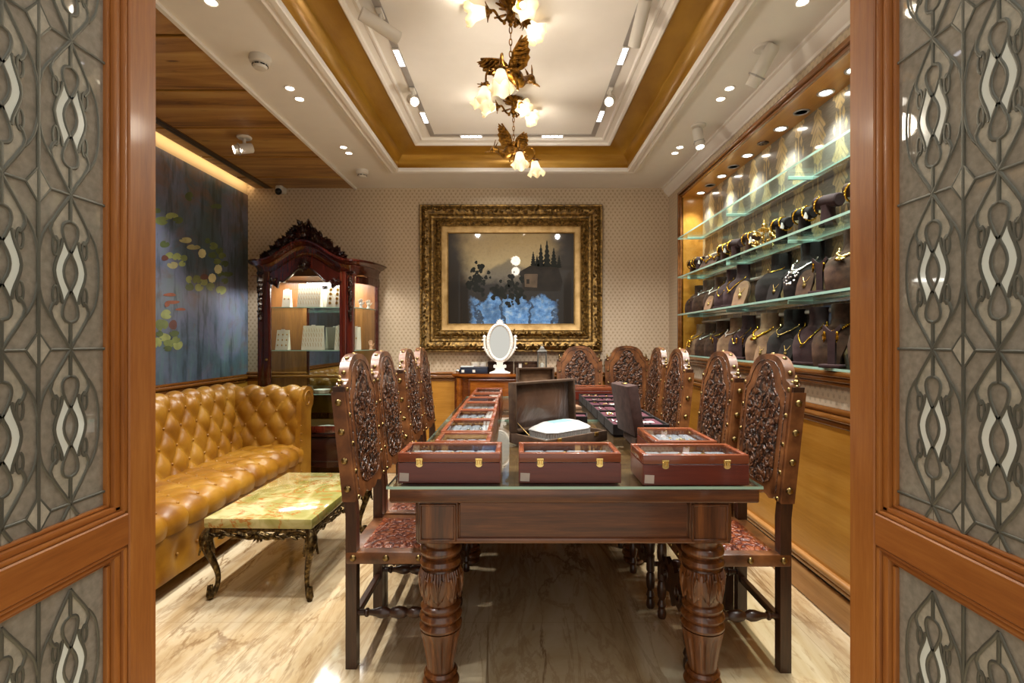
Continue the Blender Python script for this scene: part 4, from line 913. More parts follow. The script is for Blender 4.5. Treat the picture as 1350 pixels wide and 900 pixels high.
# open suede case, turned on the table, with the octagonal silver casket in it
def suede_case(lab, loc, rz, w, d, hb, hl, tl, lin, ang=92):
    r = thing('suede_case', lab, 'jewellery case', loc, rz, 'open brown suede cases on the table'); t_ = 0.014
    mb = MB()
    for x0, x1, y0, y1 in ((-w/2, w/2, 0, t_), (-w/2, w/2, d-t_, d), (-w/2, -w/2+t_, t_, d-t_), (w/2-t_, w/2, t_, d-t_)): mb.bx(x0, x1, y0, y1, 0, hb, 0.004, 2)
    mb.bx(-w/2+t_, w/2-t_, t_, d-t_, 0, 0.006); mb.build('case_base', SUEDE, r)
    mb = MB(); mb.bx(-w/2+t_, w/2-t_, t_, d-t_, 0.006, hb*0.62, 0.006, 2); mb.build('base_lining', SATIN, r)
    # lid : stands upright at the hinge (y = d), hollow side to the front
    A = Matrix.Translation((0, d, hb)) @ Matrix.Rotation(R(90-ang), 4, 'X'); mb = MB(); mb.M = A
    for x0, x1, z0, z1 in ((-w/2, -w/2+t_, 0, hl), (w/2-t_, w/2, 0, hl), (-w/2+t_, w/2-t_, 0, t_), (-w/2+t_, w/2-t_, hl-t_, hl)): mb.bx(x0, x1, -tl, 0, z0, z1, 0.004, 2)
    mb.bx(-w/2+t_, w/2-t_, -0.008, 0, t_, hl-t_); mb.build('lid', SUEDE, r)
    mb = MB(); mb.M = A
    def cush(i, j):
        e = min(1, 6*min(i, 1-i, j, 1-j)); n_ = noise.noise(Vector((i*3.1, j*2.2, 0.3)))*0.008
        return (-w/2+t_+(w-2*t_)*i, -0.008-0.016*e-n_*e, t_+(hl-2*t_)*j)
    mb.grid(cush, 26, 20); mb.build('lid_lining', SATIN if lin else VTAUPE, r, 70)
    mb = MB(); mb.tube([(-w*0.455, d*0.5, hb), (-w/2+0.02, d-0.03, hb+hl*0.22)], 0.003, 6); mb.build('lid_stay', BRASS, r)
    mb = MB()
    for x in (-w*0.3, w*0.3): mb.bx(x-0.014, x+0.014, -0.004, 0, hb-0.018, hb+0.002, 0.002); mb.tube([(x-0.01, -0.005, hb-0.002), (x+0.01, -0.005, hb-0.002)], 0.003, 8)
    mb.bx(w/2, w/2+0.004, d*0.3, d*0.3+0.028, hb-0.016, hb+0.002, 0.002)
    mb.build('clasp', GOLDL, r); return r
a39 = R(39)
suede_case('large open brown suede case standing behind the front middle watch box', (0.118+0.17, 2.6025-0.21, TZ+0.0005), a39, 0.42, 0.27, 0.052, 0.245, 0.052, True)
cs = thing('silver_casket', 'white and silver octagonal casket with mint patch in the large suede case', 'casket', (0.209, 2.49, TZ+0.0335), a39)
def octa(rx, ry, cut=0.3): return [(rx*(1-cut), -ry), (rx, -ry*(1-cut)), (rx, ry*(1-cut)), (rx*(1-cut), ry), (-rx*(1-cut), ry), (-rx, ry*(1-cut)), (-rx, -ry*(1-cut)), (-rx*(1-cut), -ry)]
def loft(mb, lv, cap=True):
    vs = []; n = len(lv[0][0])
    for pl, z in lv: vs += [(p[0], p[1], z) for p in pl]
    fs = []
    for i in range(len(lv)-1):
        for k in range(n): fs.append((i*n+k, i*n+(k+1) % n, (i+1)*n+(k+1) % n, (i+1)*n+k))
    fs.append(tuple(range(n))[::-1]); fs.append(tuple((len(lv)-1)*n+k for k in range(n))); mb.add(vs, fs)
mb = MB(); loft(mb, [(octa(0.15, 0.092), 0), (octa(0.152, 0.094), 0.006), (octa(0.146, 0.088), 0.009), (octa(0.146, 0.088), 0.03), (octa(0.15, 0.092), 0.033)])
o8 = octa(0.147, 0.089)
for i in range(8):
    p, q = Vector(o8[i]+(0,)), Vector(o8[(i+1) % 8]+(0,)); n_ = max(3, int((q-p).length/0.012))
    for k in range(n_): c = p+(q-p)*((k+0.5)/n_); mb.tube([(c.x, c.y, 0.008), (c.x, c.y, 0.031)], 0.0042, 6)
mb.build('casket_body', plain('casket_silver', '#cfcfcb', 0.25, 0.55, var=0.06), cs)
mb = MB(); loft(mb, [(octa(0.151, 0.093), 0.034), (octa(0.151, 0.093), 0.038), (octa(0.135, 0.079), 0.05), (octa(0.128, 0.072), 0.053), (octa(0.1, 0.047), 0.068), (octa(0.098, 0.045), 0.069)]); mb.build('casket_lid', plain('casket_white', '#c4c4c0', 0.3, 0.2, var=0.05), cs)
mb = MB(); loft(mb, [(octa(0.062, 0.03, 0.1), 0.0692), (octa(0.06, 0.028, 0.1), 0.0712)]); mb.build('mint_patch', TEAL, cs)
suede_case('smaller open suede case with tan lining, farther along the table middle', (0.165, 3.36, TZ+0.0005), R(14), 0.27, 0.2, 0.06, 0.25, 0.055, False)
jewels('gold_bracelet', 'gold piece laid in the smaller open suede case', 'jewellery', (0.165-0.025, 3.455, TZ+0.0395), 12, 0.08, 0.04, GOLDL, R(14), None, 0.009)
# closed little suede box beside the large case
lb = thing('jewellery_box', 'small closed brown box with gold clasp right of the smaller open case', 'jewellery box', (0.36, 3.27, TZ+0.0005), R(8))
mb = MB(); mb.bx(-0.09, 0.06, 0, 0.11, 0, 0.045, 0.005, 2); mb.build('case_base', VTAUPE, lb); mb = MB(); mb.bx(-0.09, 0.06, 0, 0.11, 0.046, 0.07, 0.007, 2); mb.build('lid', VTAUPE, lb); mb = MB(); mb.bx(0.0, 0.018, -0.004, 0, 0.036, 0.055, 0.002); mb.build('clasp', GOLDL, lb)
# velvet trays
def tray(name, lab, loc, w, d, h, rz=0.0, grp='dark jewellery trays in a row on the table', slots=4):
    r = thing(name, lab, 'tray', loc, rz, grp); t_ = 0.008
    mb = MB()
    for x0, x1, y0, y1 in ((-w/2, w/2, 0, t_), (-w/2, w/2, d-t_, d), (-w/2, -w/2+t_, t_, d-t_), (w/2-t_, w/2, t_, d-t_)): mb.bx(x0, x1, y0, y1, 0, h, 0.002)
    mb.bx(-w/2+t_, w/2-t_, t_, d-t_, 0, 0.006); mb.build('tray_case', VBLACK, r)
    mb = MB(); mb.bx(-w/2+t_, w/2-t_, t_, d-t_, 0.006, h*0.7)
    for k in range(slots): x0 = -w/2+t_+(w-2*t_)*k/slots; mb.bx(x0+0.004, x0+(w-2*t_)/slots-0.004, t_+0.006, d-t_-0.006, h*0.6, h*0.84, 0.008, 2)
    mb.build('velvet_pad', VMAROON, r); return r
tr_y = [2.66, 2.94, 3.2, 3.45, 3.69, 3.93]
tr_l = ['maroon velvet tray next to the upright case lid', 'maroon velvet tray, second from the upright case lid', 'maroon velvet tray, third from the upright case lid', 'maroon velvet tray, third from the far end of its row', 'maroon velvet tray, second from the far end of its row', 'maroon velvet tray at the far end of its row']
for i, y in enumerate(tr_y):
    d_ = (tr_y[i+1] if i < 5 else 4.17)-y-0.008; tray('jewellery_tray', tr_l[i], (0.655, y, TZ+0.0005), 0.3, d_, 0.058)
    jewels('ring_set', ('gold' if i % 2 else 'silver') + ' piece in the ' + tr_l[i], 'jewellery', (0.62, y+d_*0.5, TZ+0.0505), 9, 0.1, 0.06, GOLDL if i % 2 else SILVER, 0, 'jewellery in the velvet trays', 0.009)
    if i in (0, 1, 3):
        mb = MB(); mb.bx(-0.05, 0.05, -0.02, 0.02, 0, 0.003); tag(mb.build('price_card', WHITEC, None, 0, (0.7, y+d_*0.4, TZ+0.0505), R(12)), 'white card lying in the ' + tr_l[i], 'card', 'white cards in the velvet trays')
tray('jewellery_tray', 'black tray with maroon pad just behind the large suede case', (0.315, 2.93, TZ+0.0005), 0.18, 0.16, 0.06, R(-8), None, 2)
# suede case opened sideways : its lid stands edge on
uc = thing('suede_case', 'suede case opened sideways, its brown lid standing upright edge on', 'jewellery case', (0.548, 2.335, TZ+0.0005))
mb = MB()
for x0, x1, y0, y1 in ((0, 0.012, 0, 0.27), (0.25, 0.262, 0, 0.27), (0.012, 0.25, 0, 0.012), (0.012, 0.25, 0.258, 0.27)): mb.bx(x0, x1, y0, y1, 0, 0.05, 0.003)
mb.bx(0.012, 0.25, 0.012, 0.258, 0, 0.006); mb.build('case_base', VBROWN, uc)
mb = MB(); mb.bx(0.012, 0.25, 0.012, 0.258, 0.006, 0.034, 0.004)
for k in range(3): mb.bx(0.02+0.077*k, 0.088+0.077*k, 0.02, 0.25, 0.03, 0.042, 0.006, 2)
mb.build('velvet_pad', VMAROON, uc)
mb = MB(); mb.M = Matrix.Translation((0.0, 0.0, 0.052)) @ Matrix.Rotation(R(-9), 4, 'Y') @ Matrix.Rotation(R(6), 4, 'Z')
mb.bx(-0.002, 0.05, 0.0, 0.27, 0.0, 0.24, 0.006, 2); mb.build('lid', velvet('plum_brown_suede', '#33231f', '#4d3833'), uc)
mb2 = MB(); mb2.M = mb.M; mb2.bx(0.014, 0.034, 0.1, 0.14, 0.24, 0.246, 0.002); mb2.build('clasp', GOLDL, uc)
jewels('ring_set', 'silver piece in the base of the case opened sideways', 'jewellery', (0.7, 2.47, TZ+0.043), 14, 0.08, 0.09, SILVER, 0, None, 0.01)
GOLDP = plain('gold_paint_card', '#b98a35', 0.35, 0.3, var=0.15)
# ------------------------------------------------------------------ chesterfield sofa
def tuft(s, t, a=0.166, b=0.232):
    p = s/a+t/b; q = s/a-t/b
    return (abs(math.sin(PI*p))**0.55)*(abs(math.sin(PI*q))**0.55)
def sweep_tuft(mb, prof, axis, a0, a1, depth, flip=1, step=0.0125, t0=0.0, fade=None, pleat=None, s_off=0.0):
    """prof: points across the upholstery (2-D); axis: 'x' or 'y' sweep direction; raised pillows along the profile normal"""
    P = [Vector((p[0], p[1])) for p in smooth_path([(q[0], q[1], 0) for q in prof], 10)]
    L = [0.0]
    for i in range(1, len(P)): L.append(L[-1]+(P[i]-P[i-1]).length)
    n = int(L[-1]/step)+1; Q = []; k = 0
    for i in range(n+1):
        d = L[-1]*i/n
        while k < len(L)-2 and L[k+1] < d: k += 1
        f = (d-L[k])/max(1e-9, L[k+1]-L[k]); Q.append(P[k].lerp(P[k+1], f))
    N = []
    for i in range(len(Q)):
        tn = Q[min(len(Q)-1, i+1)]-Q[max(0, i-1)]; tn.normalize(); N.append(Vector((-tn.y, tn.x))*flip)
    m = int(abs(a1-a0)/step)+1
    def fn(i, j):
        s = a0+(a1-a0)*i; jj = min(len(Q)-1, int(round(j*(len(Q)-1)))); t_ = L[-1]*j
        h = tuft(s+s_off, t_+t0)
        if pleat is not None and t_ > pleat:
            w = min(1, (t_-pleat)/0.03); h = h*(1-w)+w*abs(math.sin(PI*((s+s_off)/0.166+(pleat+t0)/0.232)))**0.4
        e = 1.0 if fade is None else min(1, t_/0.06, (L[-1]-t_)/fade if fade > 0 else 1)
        c = Q[jj]+N[jj]*depth*(h*max(0, e)-0.35)
        return (s, c.x, c.y) if axis == 'x' else (c.x, s, c.y)
    mb.grid(fn, m, len(Q))
    # buttons where the creases cross
    bi = 0
    a, b = 0.166, 0.232
    u = 0
    for iv in range(0, int((L[-1]+t0)/(b/2))+2):
        tt = iv*b/2-t0
        if not (0.04 < tt < L[-1]-(fade or 0.02)) or (pleat and tt > pleat+0.005): continue
        for iu in range(-40, 80):
            s = (iu+(0.5 if iv % 2 else 0))*a-s_off
            if min(a0, a1)+0.03 < s < max(a0, a1)-0.03:
                jj = int(round(tt/L[-1]*(len(Q)-1))); c = Q[jj]-N[jj]*depth*0.24
                mb.ell((s, c.x, c.y) if axis == 'x' else (c.x, s, c.y), 0.009, 8, 6)
sf = thing('chesterfield_sofa', 'mustard leather button tufted chesterfield sofa below the lily pond mural', 'sofa', (0, 0, 0))
y0s, y1s = 1.92, 4.02
mb = MB(); sweep_tuft(mb, [(-2.20, 0.40), (-2.235, 0.52), (-2.27, 0.66), (-2.30, 0.78), (-2.315, 0.86), (-2.35, 0.905), (-2.41, 0.922), (-2.48, 0.9), (-2.515, 0.84)], 'y', y0s+0.08, y1s+0.12, 0.034, -1, t0=0.02)
mb.bx(-2.60, -2.42, y0s-0.1, 4.26, 0.08, 0.80, 0.02, 2); mb.build('backrest', SOFA, sf, 70)
def arm(yin, sg):
    mb = MB(); pr = [(yin, 0.40), (yin+sg*0.01, 0.52), (yin+sg*0.02, 0.66), (yin+sg*0.03, 0.78), (yin+sg*0.05, 0.855), (yin+sg*0.1, 0.897), (yin+sg*0.165, 0.9), (yin+sg*0.23, 0.865), (yin+sg*0.25, 0.80), (yin+sg*0.225, 0.745), (yin+sg*0.19, 0.735)]
    sweep_tuft(mb, pr, 'x', -2.42, -1.775, 0.032, 1 if sg > 0 else -1, t0=0.02, s_off=0.05)
    mb.bx(-2.58, -1.775, min(yin+sg*0.03, yin+sg*0.205), max(yin+sg*0.03, yin+sg*0.205), 0.08, 0.80, 0.012, 2)
    # scrolled front facing
    pl = [(yin-sg*0.008, 0.08), (yin-sg*0.008, 0.5), (yin+sg*0.008, 0.72), (yin+sg*0.025, 0.83), (yin+sg*0.06, 0.885), (yin+sg*0.13, 0.912), (yin+sg*0.2, 0.9), (yin+sg*0.25, 0.86), (yin+sg*0.262, 0.8), (yin+sg*0.245, 0.745), (yin+sg*0.215, 0.715), (yin+sg*0.205, 0.66), (yin+sg*0.205, 0.08)]
    mb.prism(pl, -1.79, -1.752, 'x'); mb.tube(spiral((yin+sg*0.14, 0.8), 0.085, 0.02, 1.2, 0, 24, 'yz', -1.752), 0.006, 6)
    for i in range(9): mb.ell((-1.751, pl[1][0]+sg*0.02, 0.12+0.06*i), 0.006, 6, 4)
    return mb.build('armrest', SOFA, sf, 60)
arm(4.03, 1); arm(y0s+0.08, -1)
mb = MB(); sweep_tuft(mb, [(-2.26, 0.425), (-2.1, 0.438), (-1.95, 0.447), (-1.86, 0.447), (-1.80, 0.435), (-1.757, 0.405), (-1.742, 0.365), (-1.75, 0.318)], 'y', y0s+0.06, 4.045, 0.021, 1, pleat=0.464, t0=0.0)
mb.bx(-2.3, -1.79, y0s+0.07, 4.03, 0.25, 0.415); mb.build('seat_cushion', SOFA, sf, 70)
mb = MB(); mb.bx(-2.4, -1.776, y0s, 4.1, 0.085, 0.32, 0.01, 2)
def fr(i, j):
    y = y0s+0.06+(3.99-y0s)*i; z = 0.086+0.228*j; d = 0
    k = round((y-0.1)/0.166); yc = k*0.166+0.1; d = math.exp(-((y-yc)**2+(z-0.19)**2*0.35)/0.0016); return (-1.752-0.016*d-0.004*(1-math.sin(PI*j)**0.4), y, z)
mb.grid(fr, 150, 20)
for k in range(12, 25): mb.ell((-1.765, k*0.166+0.1, 0.19), 0.009, 8, 6)
mb.build('front_rail', SOFA, sf, 70)
for x, y in ((-1.82, 4.18), (-1.82, 2.0), (-2.5, 4.18), (-2.5, 2.0)):
    mb = MB(); mb.lathe([(0.03, 0), (0.04, 0.02), (0.045, 0.05), (0.035, 0.088), (0, 0.088)], (x, y, 0), 16); mb.build('foot', W_CHAIR, sf)

# ------------------------------------------------------------------ onyx coffee table
ct = thing('coffee_table', 'onyx topped coffee table on curved bronze legs in front of the sofa', 'coffee table', (-1.276, 2.905, 0), R(-1.6)); hx, hy = 0.272, 0.43
mb = MB(); mb.bx(-hx, hx, -hy, hy, 0.362, 0.412, 0.006, 2); mb.build('onyx_top', ONYX, ct)
mb = MB()
for s_ in (-1, 1):
    mb.bx(-hx+0.01, hx-0.01, s_*(hy-0.014)-0.012, s_*(hy-0.014)+0.012, 0.345, 0.3615, 0.005, 2); mb.bx(s_*(hx-0.014)-0.012, s_*(hx-0.014)+0.012, -hy+0.01, hy-0.01, 0.345, 0.3615, 0.005, 2)
    for ln, ax in ((hx, 'x'), (hy, 'y')):
        def P3(u, z, o=0.0): return (u, s_*(hy-0.008+o), z) if ax == 'x' else (s_*(hx-0.008+o), u, z)
        for m_ in (-1, 1):
            mb.tube(smooth_path([P3(m_*ln*0.92, 0.335), P3(m_*ln*0.72, 0.348), P3(m_*ln*0.5, 0.325), P3(m_*ln*0.3, 0.318), P3(m_*ln*0.1, 0.335)], 6), 0.011, 8)
            mb.tube(smooth_path([P3(m_*ln*0.86, 0.318), P3(m_*ln*0.66, 0.338), P3(m_*ln*0.4, 0.345), P3(m_*ln*0.2, 0.312), P3(m_*ln*0.08, 0.318)], 6), 0.008, 8)
            for q in range(9):
                u = m_*ln*(0.18+0.085*q); d = Vector(P3(u+m_*0.04, 0.33+0.02*math.sin(q*2.1)))-Vector(P3(u, 0.33)); mb.leaf(P3(u, 0.328, 0.004), d, P3(0, 0, 1) if False else ((0, s_, 0) if ax == 'x' else (s_, 0, 0)), 0.042, 0.022, 0.4)
        for q in range(7):
            a = -PI/2+(q-3)*0.42; o = Vector(P3(0, 0.345, 0.004)); d = (math.cos(a), 0, math.sin(a)) if ax == 'x' else (0, math.cos(a), math.sin(a)); mb.leaf(o, d, (0, s_, 0) if ax == 'x' else (s_, 0, 0), 0.05, 0.024, 0.5)
mb.build('scrolled_apron', BRONZE2, ct, 60)
for sx in (-1, 1):
    for sy in (-1, 1):
        d = Vector((sx, sy, 0)).normalized(); o = Vector((sx*(hx-0.02), sy*(hy-0.02), 0)); mb = MB()
        pts = [(0.0, 0.36), (0.012, 0.335), (0.02, 0.30), (0.012, 0.25), (-0.012, 0.19), (-0.032, 0.13), (-0.035, 0.08), (-0.022, 0.04), (-0.004, 0.018)]
        sm = smooth_path([tuple(o+d*p[0]+Vector((0, 0, p[1]))) for p in pts], 5); rr = [0.018+0.012*math.exp(-((i/(len(sm)-1)-0.22)/0.13)**2)-0.006*math.exp(-((i/(len(sm)-1)-0.75)/0.2)**2) for i in range(len(sm))]
        mb.tube(sm, rr, 12)
        f_ = o+d*0.0; mb.ell(f_+Vector((0, 0, 0.022)), (0.018, 0.018, 0.02), 10, 8); mb.lathe([(0.012, 0), (0.014, 0.006), (0.01, 0.014)], f_, 12)
        for q in range(6):
            a = 2*PI*q/6; e = Vector((math.cos(a), math.sin(a), 0)); mb.leaf(o+d*0.014+e*0.02+Vector((0, 0, 0.335)), e*0.1+Vector((0, 0, -1)), e, 0.1, 0.026, 0.3, 0.05); mb.leaf(f_+e*0.008+Vector((0, 0, 0.07)), e*0.12+Vector((0, 0, -1)), e, 0.052, 0.016, 0.4)
        mb.build('leg', BRONZE2, ct, 60)

# ------------------------------------------------------------------ display cabinet (vitrine)
vt = thing('display_cabinet', 'tall carved mahogany glass display cabinet with bowed sides in the corner', 'cabinet', (-1.885, 4.44, 0))
hw_ = [(0.0, 0.0), (0.13, 0.0), (0.26, 0.0), (0.39, 0.0), (0.40, 0.002), (0.43, 0.02), (0.447, 0.04), (0.475, 0.1), (0.5, 0.17), (0.518, 0.25), (0.53, 0.34), (0.535, 0.415)]
fullo = [(-x, y) for x, y in reversed(hw_[1:])]+hw_
def vloft(mb, prof, arch=0.0, cols=None, closed_back=True):
    """sweep a (outset, z) profile round the cabinet plan; arch lifts the middle"""
    n = len(fullo); vs = []
    dense = []
    for i in range(n-1):
        k = 5 if abs(fullo[i][1]) < 0.03 and abs(fullo[i+1][1]) < 0.03 else 3
        for q in range(k): f = q/k; dense.append((fullo[i][0]+(fullo[i+1][0]-fullo[i][0])*f, fullo[i][1]+(fullo[i+1][1]-fullo[i][1])*f))
    dense.append(fullo[-1]); n = len(dense)
    for i, (x, y) in enumerate(dense):
        a = Vector(dense[max(0, i-1)]); b = Vector(dense[min(n-1, i+1)]); t_ = (b-a).normalized(); nn = Vector((t_.y, -t_.x))
        az = arch*max(0, math.cos(PI/2*min(1, abs(x)/0.4)))**2.2
        for o_, z in prof: vs.append((x+nn.x*o_, min(0.425, y+nn.y*o_), z+az))
    m = len(prof); fs = []
    for i in range(n-1):
        for k in range(m-1): fs.append((i*m+k, i*m+k+1, (i+1)*m+k+1, (i+1)*m+k))
    fs.append(tuple(range(m))); fs.append(tuple((n-1)*m+k for k in range(m))[::-1]); mb.add(vs, fs)
mb = MB(); vloft(mb, [(-0.05, 1.86), (0.0, 1.86), (0.006, 1.875), (0.0, 1.89), (0.004, 1.93), (0.016, 1.945), (0.02, 1.955), (0.045, 1.965), (0.06, 1.98), (0.075, 1.985), (0.078, 2.0), (0.06, 2.008), (-0.05, 2.01), (-0.05, 1.86)], 0.17); mb.build('cornice', W_VIT, vt)
mb = MB(); vloft(mb, [(-0.03, 0.2), (0.02, 0.2), (0.03, 0.225), (0.022, 0.245), (0.03, 0.3), (0.036, 0.36), (0.026, 0.41), (0.014, 0.43), (0.03, 0.44), (0.03, 0.455), (0.0, 0.465), (-0.03, 0.465), (-0.03, 0.2)], -0.0)
pl = [(x, 0.2-0.035*abs(math.sin(PI*(x/0.4)))-0.0) for x in [-0.4+0.8*i/24 for i in range(25)]]; mb.prism([(-0.4, 0.23)]+pl+[(0.4, 0.23)], -0.028, 0.0, 'y')
mb.build('base', W_VITD, vt)
for x, y in ((-0.42, 0.03), (0.42, 0.03), (-0.51, 0.38), (0.51, 0.38)):
    mb = MB(); mb.tube(smooth_path([(x, y, 0.22), (x*1.03, y-0.014, 0.16), (x*1.01, y-0.006, 0.08), (x*1.03, y-0.016, 0.02), (x*1.03, y-0.016, 0.0)], 5), [0.035]*6+[0.028]*6+[0.02]*6+[0.026]*3, 10); mb.build('leg', W_VITD, vt)
# posts, pilasters and back
mb = MB()
for s_ in (-1, 1): mb.bx(s_*0.395-0.03, s_*0.395+0.03, -0.005, 0.045, 0.455, 1.88, 0.006, 2); mb.bx(s_*0.52-0.018, s_*0.52+0.018, 0.38, 0.42, 0.455, 1.87, 0.004)
mb.build('corner_post', W_VIT, vt)
for s_ in (-1, 1):
    mb = MB(); z = 1.86
    for q in range(9):
        mb.leaf((s_*0.4, -0.006, z), (0.15*math.sin(q*2.5), -0.12, -1), (0, -1, 0), 0.075, 0.05*(1-q*0.06), 0.45, 0.1); mb.ell((s_*0.4+0.012*math.sin(q*2.4), -0.016, z-0.02), (0.014, 0.012, 0.014), 8, 6); z -= 0.042
    for q in (-1, 1): mb.tube(spiral((s_*0.4+q*0.012, 1.885), 0.018, 0.004, 1.2, 0, 16, 'xz', -0.01), 0.006, 6)
    mb.build('carved_drop', W_VITD, vt, 60)
# door : stiles, arched and scalloped head, glass
dr = MB()
for s_ in (-1, 1): dr.bx(s_*0.335-0.03, s_*0.335+0.03, -0.018, 0.012, 0.47, 1.9, 0.006, 2)
dr.bx(-0.31, 0.31, -0.018, 0.012, 0.47, 0.53, 0.006, 2)
up = [(x, 1.868+0.165*max(0, math.cos(PI/2*min(1, abs(x)/0.4)))**2.2) for x in [-0.365+0.73*i/30 for i in range(31)]]
def scal(x):
    a = abs(x)
    if a > 0.24: return 1.745+0.045*math.sin(PI*(a-0.24)/0.065*0.5)
    if a > 0.19: return 1.79+0.02*math.sin(PI*(a-0.19)/0.05)
    return 1.80+0.13*math.cos(PI/2*a/0.19)**1.2
lowr = [(x, scal(x)) for x in [-0.305+0.61*i/40 for i in range(41)]]
dr.prism([(-0.365, 1.75)]+up+[(0.365, 1.75), (0.305, 1.75)]+lowr[::-1]+[(-0.305, 1.75)], -0.016, 0.012, 'y'); drm = dr.build('door', W_VIT, vt)
mb = MB(); mb.tube([(x, -0.018, z+0.006) for x, z in lowr], 0.007, 8)
for s_ in (-1, 1):
    mb.tube(spiral((s_*0.29, 1.805), 0.03, 0.006, 1.5, PI if s_ > 0 else 0, 20, 'xz', -0.02), 0.008, 6)
    for q in range(4): mb.leaf((s_*0.28, -0.02, 1.81), (s_*math.cos(q), -0.1, math.sin(q*1.4)), (0, -1, 0), 0.05, 0.022, 0.4)
for q in range(11):
    a = 2*PI*q/11; mb.leaf((0, -0.02, 1.955), (math.cos(a), -0.25, math.sin(a)*1.1), (0, -1, 0), 0.062, 0.03, 0.5)
mb.ell((0, -0.035, 1.955), (0.02, 0.016, 0.024), 10, 8); mb.build('carving', W_VITD, drm, 60)
mb = MB(); mb.bx(-0.308, 0.308, -0.006, -0.002, 0.52, 1.95); mb.build('door_glass', GLASS_PANE, drm, 0)
mb = MB(); mb.lathe([(0.0, 0.0), (0.01, 0.0), (0.012, 0.012), (0.0, 0.02)], (-0.335, -0.018, 1.12), 12, Matrix.Rotation(PI/2, 4, 'X')); mb.build('key_plate', BRASS, drm)
# bowed side panes with thin frames
for s_ in (-1, 1):
    side = [(s_*x, y) for x, y in hw_[6:]]
    mb = MB(); mb.grid(lambda i, j: (side[min(5, round(i*5))][0]*0.99, side[min(5, round(i*5))][1], 0.47+1.39*j), 6, 3); mb.build('side_glass', GLASS_PANE, vt, 60)
    for z0, z1 in ((0.465, 0.52), (1.80, 1.87)):
        mb = MB()
        for k in range(5):
            p, q = side[k], side[k+1]; mb.prism([(p[0]*0.97, p[1]), (p[0]*1.015, p[1]), (q[0]*1.015, q[1]), (q[0]*0.97, q[1])], z0, z1, 'z')
        mb.build('side_rail', W_VIT, vt)

mb = MB(); mb.bx(-0.53, 0.53, 0.412, 0.424, 0.3, 2.0); mb.build('back_panel', W_VITIN, vt, 0)
mb = MB(); mb.bx(-0.16, 0.30, 0.405, 0.411, 0.47, 1.86); mb.build('back_mirror', MIRROR, vt, 0)
mb = MB(); mb.bx(-0.5, 0.5, 0.03, 0.41, 1.862, 1.87); mb.bx(-0.52, 0.52, 0.02, 0.41, 0.45, 0.466); mb.build('inner_board', W_VITIN, vt, 0)
for z in (0.805, 1.195, 1.578):
    mb = MB(); mb.prism([(x*0.965, max(0.012, y)) for x, y in fullo][::-1]+[], z, z+0.008, 'z')
    for i, f in enumerate(mb.f):
        zs = [mb.v[q][2] for q in f]
        if max(zs)-min(zs) > 0.004: mb.mi[i] = 1
    mb.build('shelf', [GLASS_SHELF, GLASS_EDGE], vt, 0)
# carved crest
mb = MB(); cr = [(-0.36, 2.05), (-0.33, 2.085), (-0.3, 2.11), (-0.25, 2.155), (-0.255, 2.185), (-0.215, 2.2), (-0.2, 2.235), (-0.165, 2.225), (-0.14, 2.262), (-0.105, 2.25), (-0.085, 2.245), (-0.075, 2.285), (-0.045, 2.3), (-0.02, 2.335), (0, 2.365)]
cr = cr+[(-x, z) for x, z in reversed(cr[:-1])]; bot = [(x, 2.01+0.16*max(0, math.cos(PI/2*min(1, abs(x)/0.4)))**2.2) for x in [0.36-0.72*i/24 for i in range(25)]]
mb.prism([(x*0.96, z-0.025) for x, z in cr]+bot, -0.012, 0.012, 'y'); mb.build('crest_board', W_VITD, vt)
mb = MB(); rnd = random.Random(3)
for s_ in (-1, 1):
    for q in range(15):
        f = q/14; x = 0.03+0.3*f; zb = 2.02+0.16*math.cos(PI/2*min(1, x/0.4))**2.2; zt = 2.335-0.28*f**0.8
        for j in range(3):
            z = zb+(zt-zb)*(0.15+0.38*j); a = R(70-60*f+rnd.uniform(-35, 35)); mb.leaf((s_*x, -0.014, z-0.02), (s_*math.cos(a), -0.3, math.sin(a)), (0, -1, 0), 0.065, 0.038, 0.45, 0.2)
    mb.tube(spiral((s_*0.1, 2.2), 0.045, 0.008, 1.5, 0.6 if s_ > 0 else PI-0.6, 24, 'xz', -0.02), 0.012, 8); mb.tube(spiral((s_*0.21, 2.14), 0.04, 0.008, 1.5, 1.0 if s_ > 0 else PI-1.0, 24, 'xz', -0.02), 0.011, 8)
for q in range(9): a = R(90+(q-4)*28); mb.leaf((0, -0.02, 2.225), (math.cos(a), -0.35, math.sin(a)), (0, -1, 0), 0.12 if q == 4 else 0.095, 0.042, 0.5, 0.15)
mb.ell((0, -0.035, 2.22), (0.026, 0.02, 0.03), 12, 8); mb.build('crest_carving', W_VITD, vt, 60)
lamp('AREA', (-1.885, 4.66, 1.85), VITW, NEUT, (-1.885, 4.66, 0), size=(0.8, 0.25))

